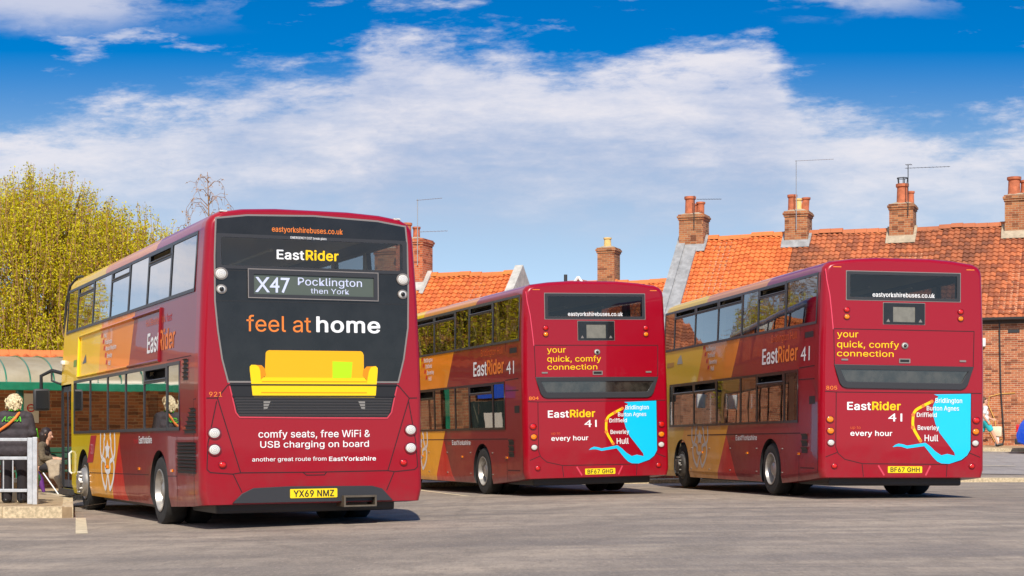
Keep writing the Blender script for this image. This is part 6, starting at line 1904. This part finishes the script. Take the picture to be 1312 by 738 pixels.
# ------------------------------------------------------------------ parked car
def car(loc, rot, label):
    c = empty('parked_car', loc, (0, 0, rot)); tag(c, label, 'car')
    BL = mat('blue_car_paint', lin(20, 70, 190), 0.25, coat=1.0)
    L_ = 4.1
    # stations across the width: the sides tuck in and the roof is narrower than the waist
    low = [(0.02, .36), (0.0, .62), (0.05, .82), (0.16, 1.00), (L_ - 1.05, .95), (L_ - .35, .80), (L_ - .06, .66), (L_, .50), (L_ - .04, .30), (L_ - .5, .24), (.4, .24)]
    bm = bmesh.new()
    n = len(low)
    rings = []
    for y, ins in ((-.84, .06), (-.80, .0), (.80, .0), (.84, .06)):
        rings.append([bm.verts.new((x + (ins if x < L_ / 2 else -ins), y, z + (ins * .5 if z < .5 else -ins * .4))) for x, z in low])
    for a, b in zip(rings, rings[1:]):
        for k in range(n):
            bm.faces.new((a[k], a[(k + 1) % n], b[(k + 1) % n], b[k]))
    bm.faces.new(rings[0][::-1]); bm.faces.new(rings[-1])
    bmesh.ops.recalc_face_normals(bm, faces=bm.faces[:])
    me = bpy.data.meshes.new('lower'); bm.to_mesh(me); bm.free()
    cut = MB()
    for x in (.72, 3.28):
        for s_ in (-1, 1):
            cut.lathe([(0, s_ * 1.2), (.35, s_ * 1.2), (.35, s_ * .55), (0, s_ * .55)], 'x', 28)
            cut.v[-112:] = [(b + x, a, z + .31) for a, b, z in cut.v[-112:]]
    me.materials.append(BL); cm_ = cut.mesh('arch'); cm_.materials.append(BLACK)
    me = boolean(me, [cm_], None)
    o = link('body', me, c); soften(me, 35)
    bv = o.modifiers.new('b', 'BEVEL'); bv.width = .03; bv.segments = 2; bv.limit_method = 'ANGLE'; bv.angle_limit = R(40)
    # cabin
    bot = [(.14, .98), (.2, 1.0), (2.0, .98), (3.1, .93)]
    cab_b = [(.12, .97), (3.12, .93)]
    top = [(.48, 1.42), (.95, 1.485), (1.75, 1.48), (2.2, 1.40)]
    k = MB()
    vs = []
    prof = [(.10, .95), (.46, 1.41), (.95, 1.485), (1.75, 1.48), (2.2, 1.40), (3.15, .92)]
    for yb, yt in ((-.78, -.60), (.78, .60)):
        for x, z in prof:
            f = (z - .93) / .55
            vs.append((x, yb + (yt - yb) * max(0, min(1, f)), z))
    m_ = len(prof)
    k.add(vs, [tuple(range(m_)), tuple(range(2 * m_ - 1, m_ - 1, -1))] + [(i, (i + 1) % m_, m_ + (i + 1) % m_, m_ + i) for i in range(m_)])
    r_ = k.build('cabin', BL, c, 30)
    G = mat('car_glass', (0.02, 0.024, 0.03), 0.05, coat=1.0)
    for s_ in (-1, 1):
        fn = lambda u, v, w: (u, s_ * (.78 - .18 * max(0, min(1, (v - .93) / .55)) + w), v)
        plate('side_window', [(.52, 1.03), (.72, 1.38), (1.28, 1.41), (1.28, 1.02)], G, c, fn, .004)
        plate('side_window', [(1.36, 1.02), (1.36, 1.41), (1.80, 1.405), (2.12, 1.34), (2.72, 1.0)], G, c, fn, .004)
        k = MB(); k.cbox(-.01, .09, s_ * .72 - .09, s_ * .72 + .09, .70, .98, .03); k.build('tail_light', LENSR, c, 40)
        k = MB(); k.cbox(L_ - .22, L_ - .02, s_ * .62 - .14, s_ * .62 + .14, .60, .74, .03); k.build('headlight', LENSW, c, 40)
        k = MB(); k.cbox(2.55, 2.72, s_ * .90 - .08, s_ * .90 + .08, .98, 1.1, .03); k.build('door_mirror', BL, c, 40)
        for hx in (1.05, 2.05):
            k = MB(); k.cbox(hx, hx + .18, s_ * .845 - .012, s_ * .845 + .012, .86, .89, .008); k.build('handle', BL, c)
        for x in (.72, 3.28):
            w = empty('wheel', (x, s_ * .76, .31), parent=c)
            k = MB(); k.lathe([(.19, -.09), (.27, -.1), (.31, -.07), (.31, .07), (.27, .1), (.19, .09), (.19, -.09)], 'y', 32); k.build('tyre', TYRE, w, 40)
            k = MB(); k.lathe([(.20, s_ * .085), (.185, s_ * .07), (.06, s_ * .085), (0, s_ * .085)], 'y', 24)
            k.build('rim', RIMM, w, 40)
    k = MB(); k.add([(.135, -.6, 1.0), (.135, .6, 1.0), (.435, .5, 1.385), (.435, -.5, 1.385)], [(0, 1, 2, 3)]); k.v = [(x - .02, y, z + .01) for x, y, z in k.v]; k.build('rear_window', G, c)
    k = MB(); k.add([(3.08, -.66, .97), (3.08, .66, .97), (2.26, .52, 1.38), (2.26, -.52, 1.38)], [(0, 1, 2, 3)]); k.v = [(x + .02, y, z + .012) for x, y, z in k.v]; k.build('windscreen', G, c)
    k = MB(); k.cbox(-.05, .12, -.82, .82, .30, .50, .04); k.cbox(L_ - .1, L_ + .03, -.8, .8, .28, .46, .04); k.build('bumper', MATTB, c, 40)
    k = MB(); k.box(-.056, -.05, -.27, .27, .52, .63); k.v = [(x + .04, y, z) for x, y, z in k.v]; k.build('number_plate', PLATEY, c)
    return c


cq = street(0.98, 3.5)
car((cq.x, cq.y, gz(cq.x, cq.y) + .01), ROT, 'blue hatchback parked by the far kerb below the brick wall')
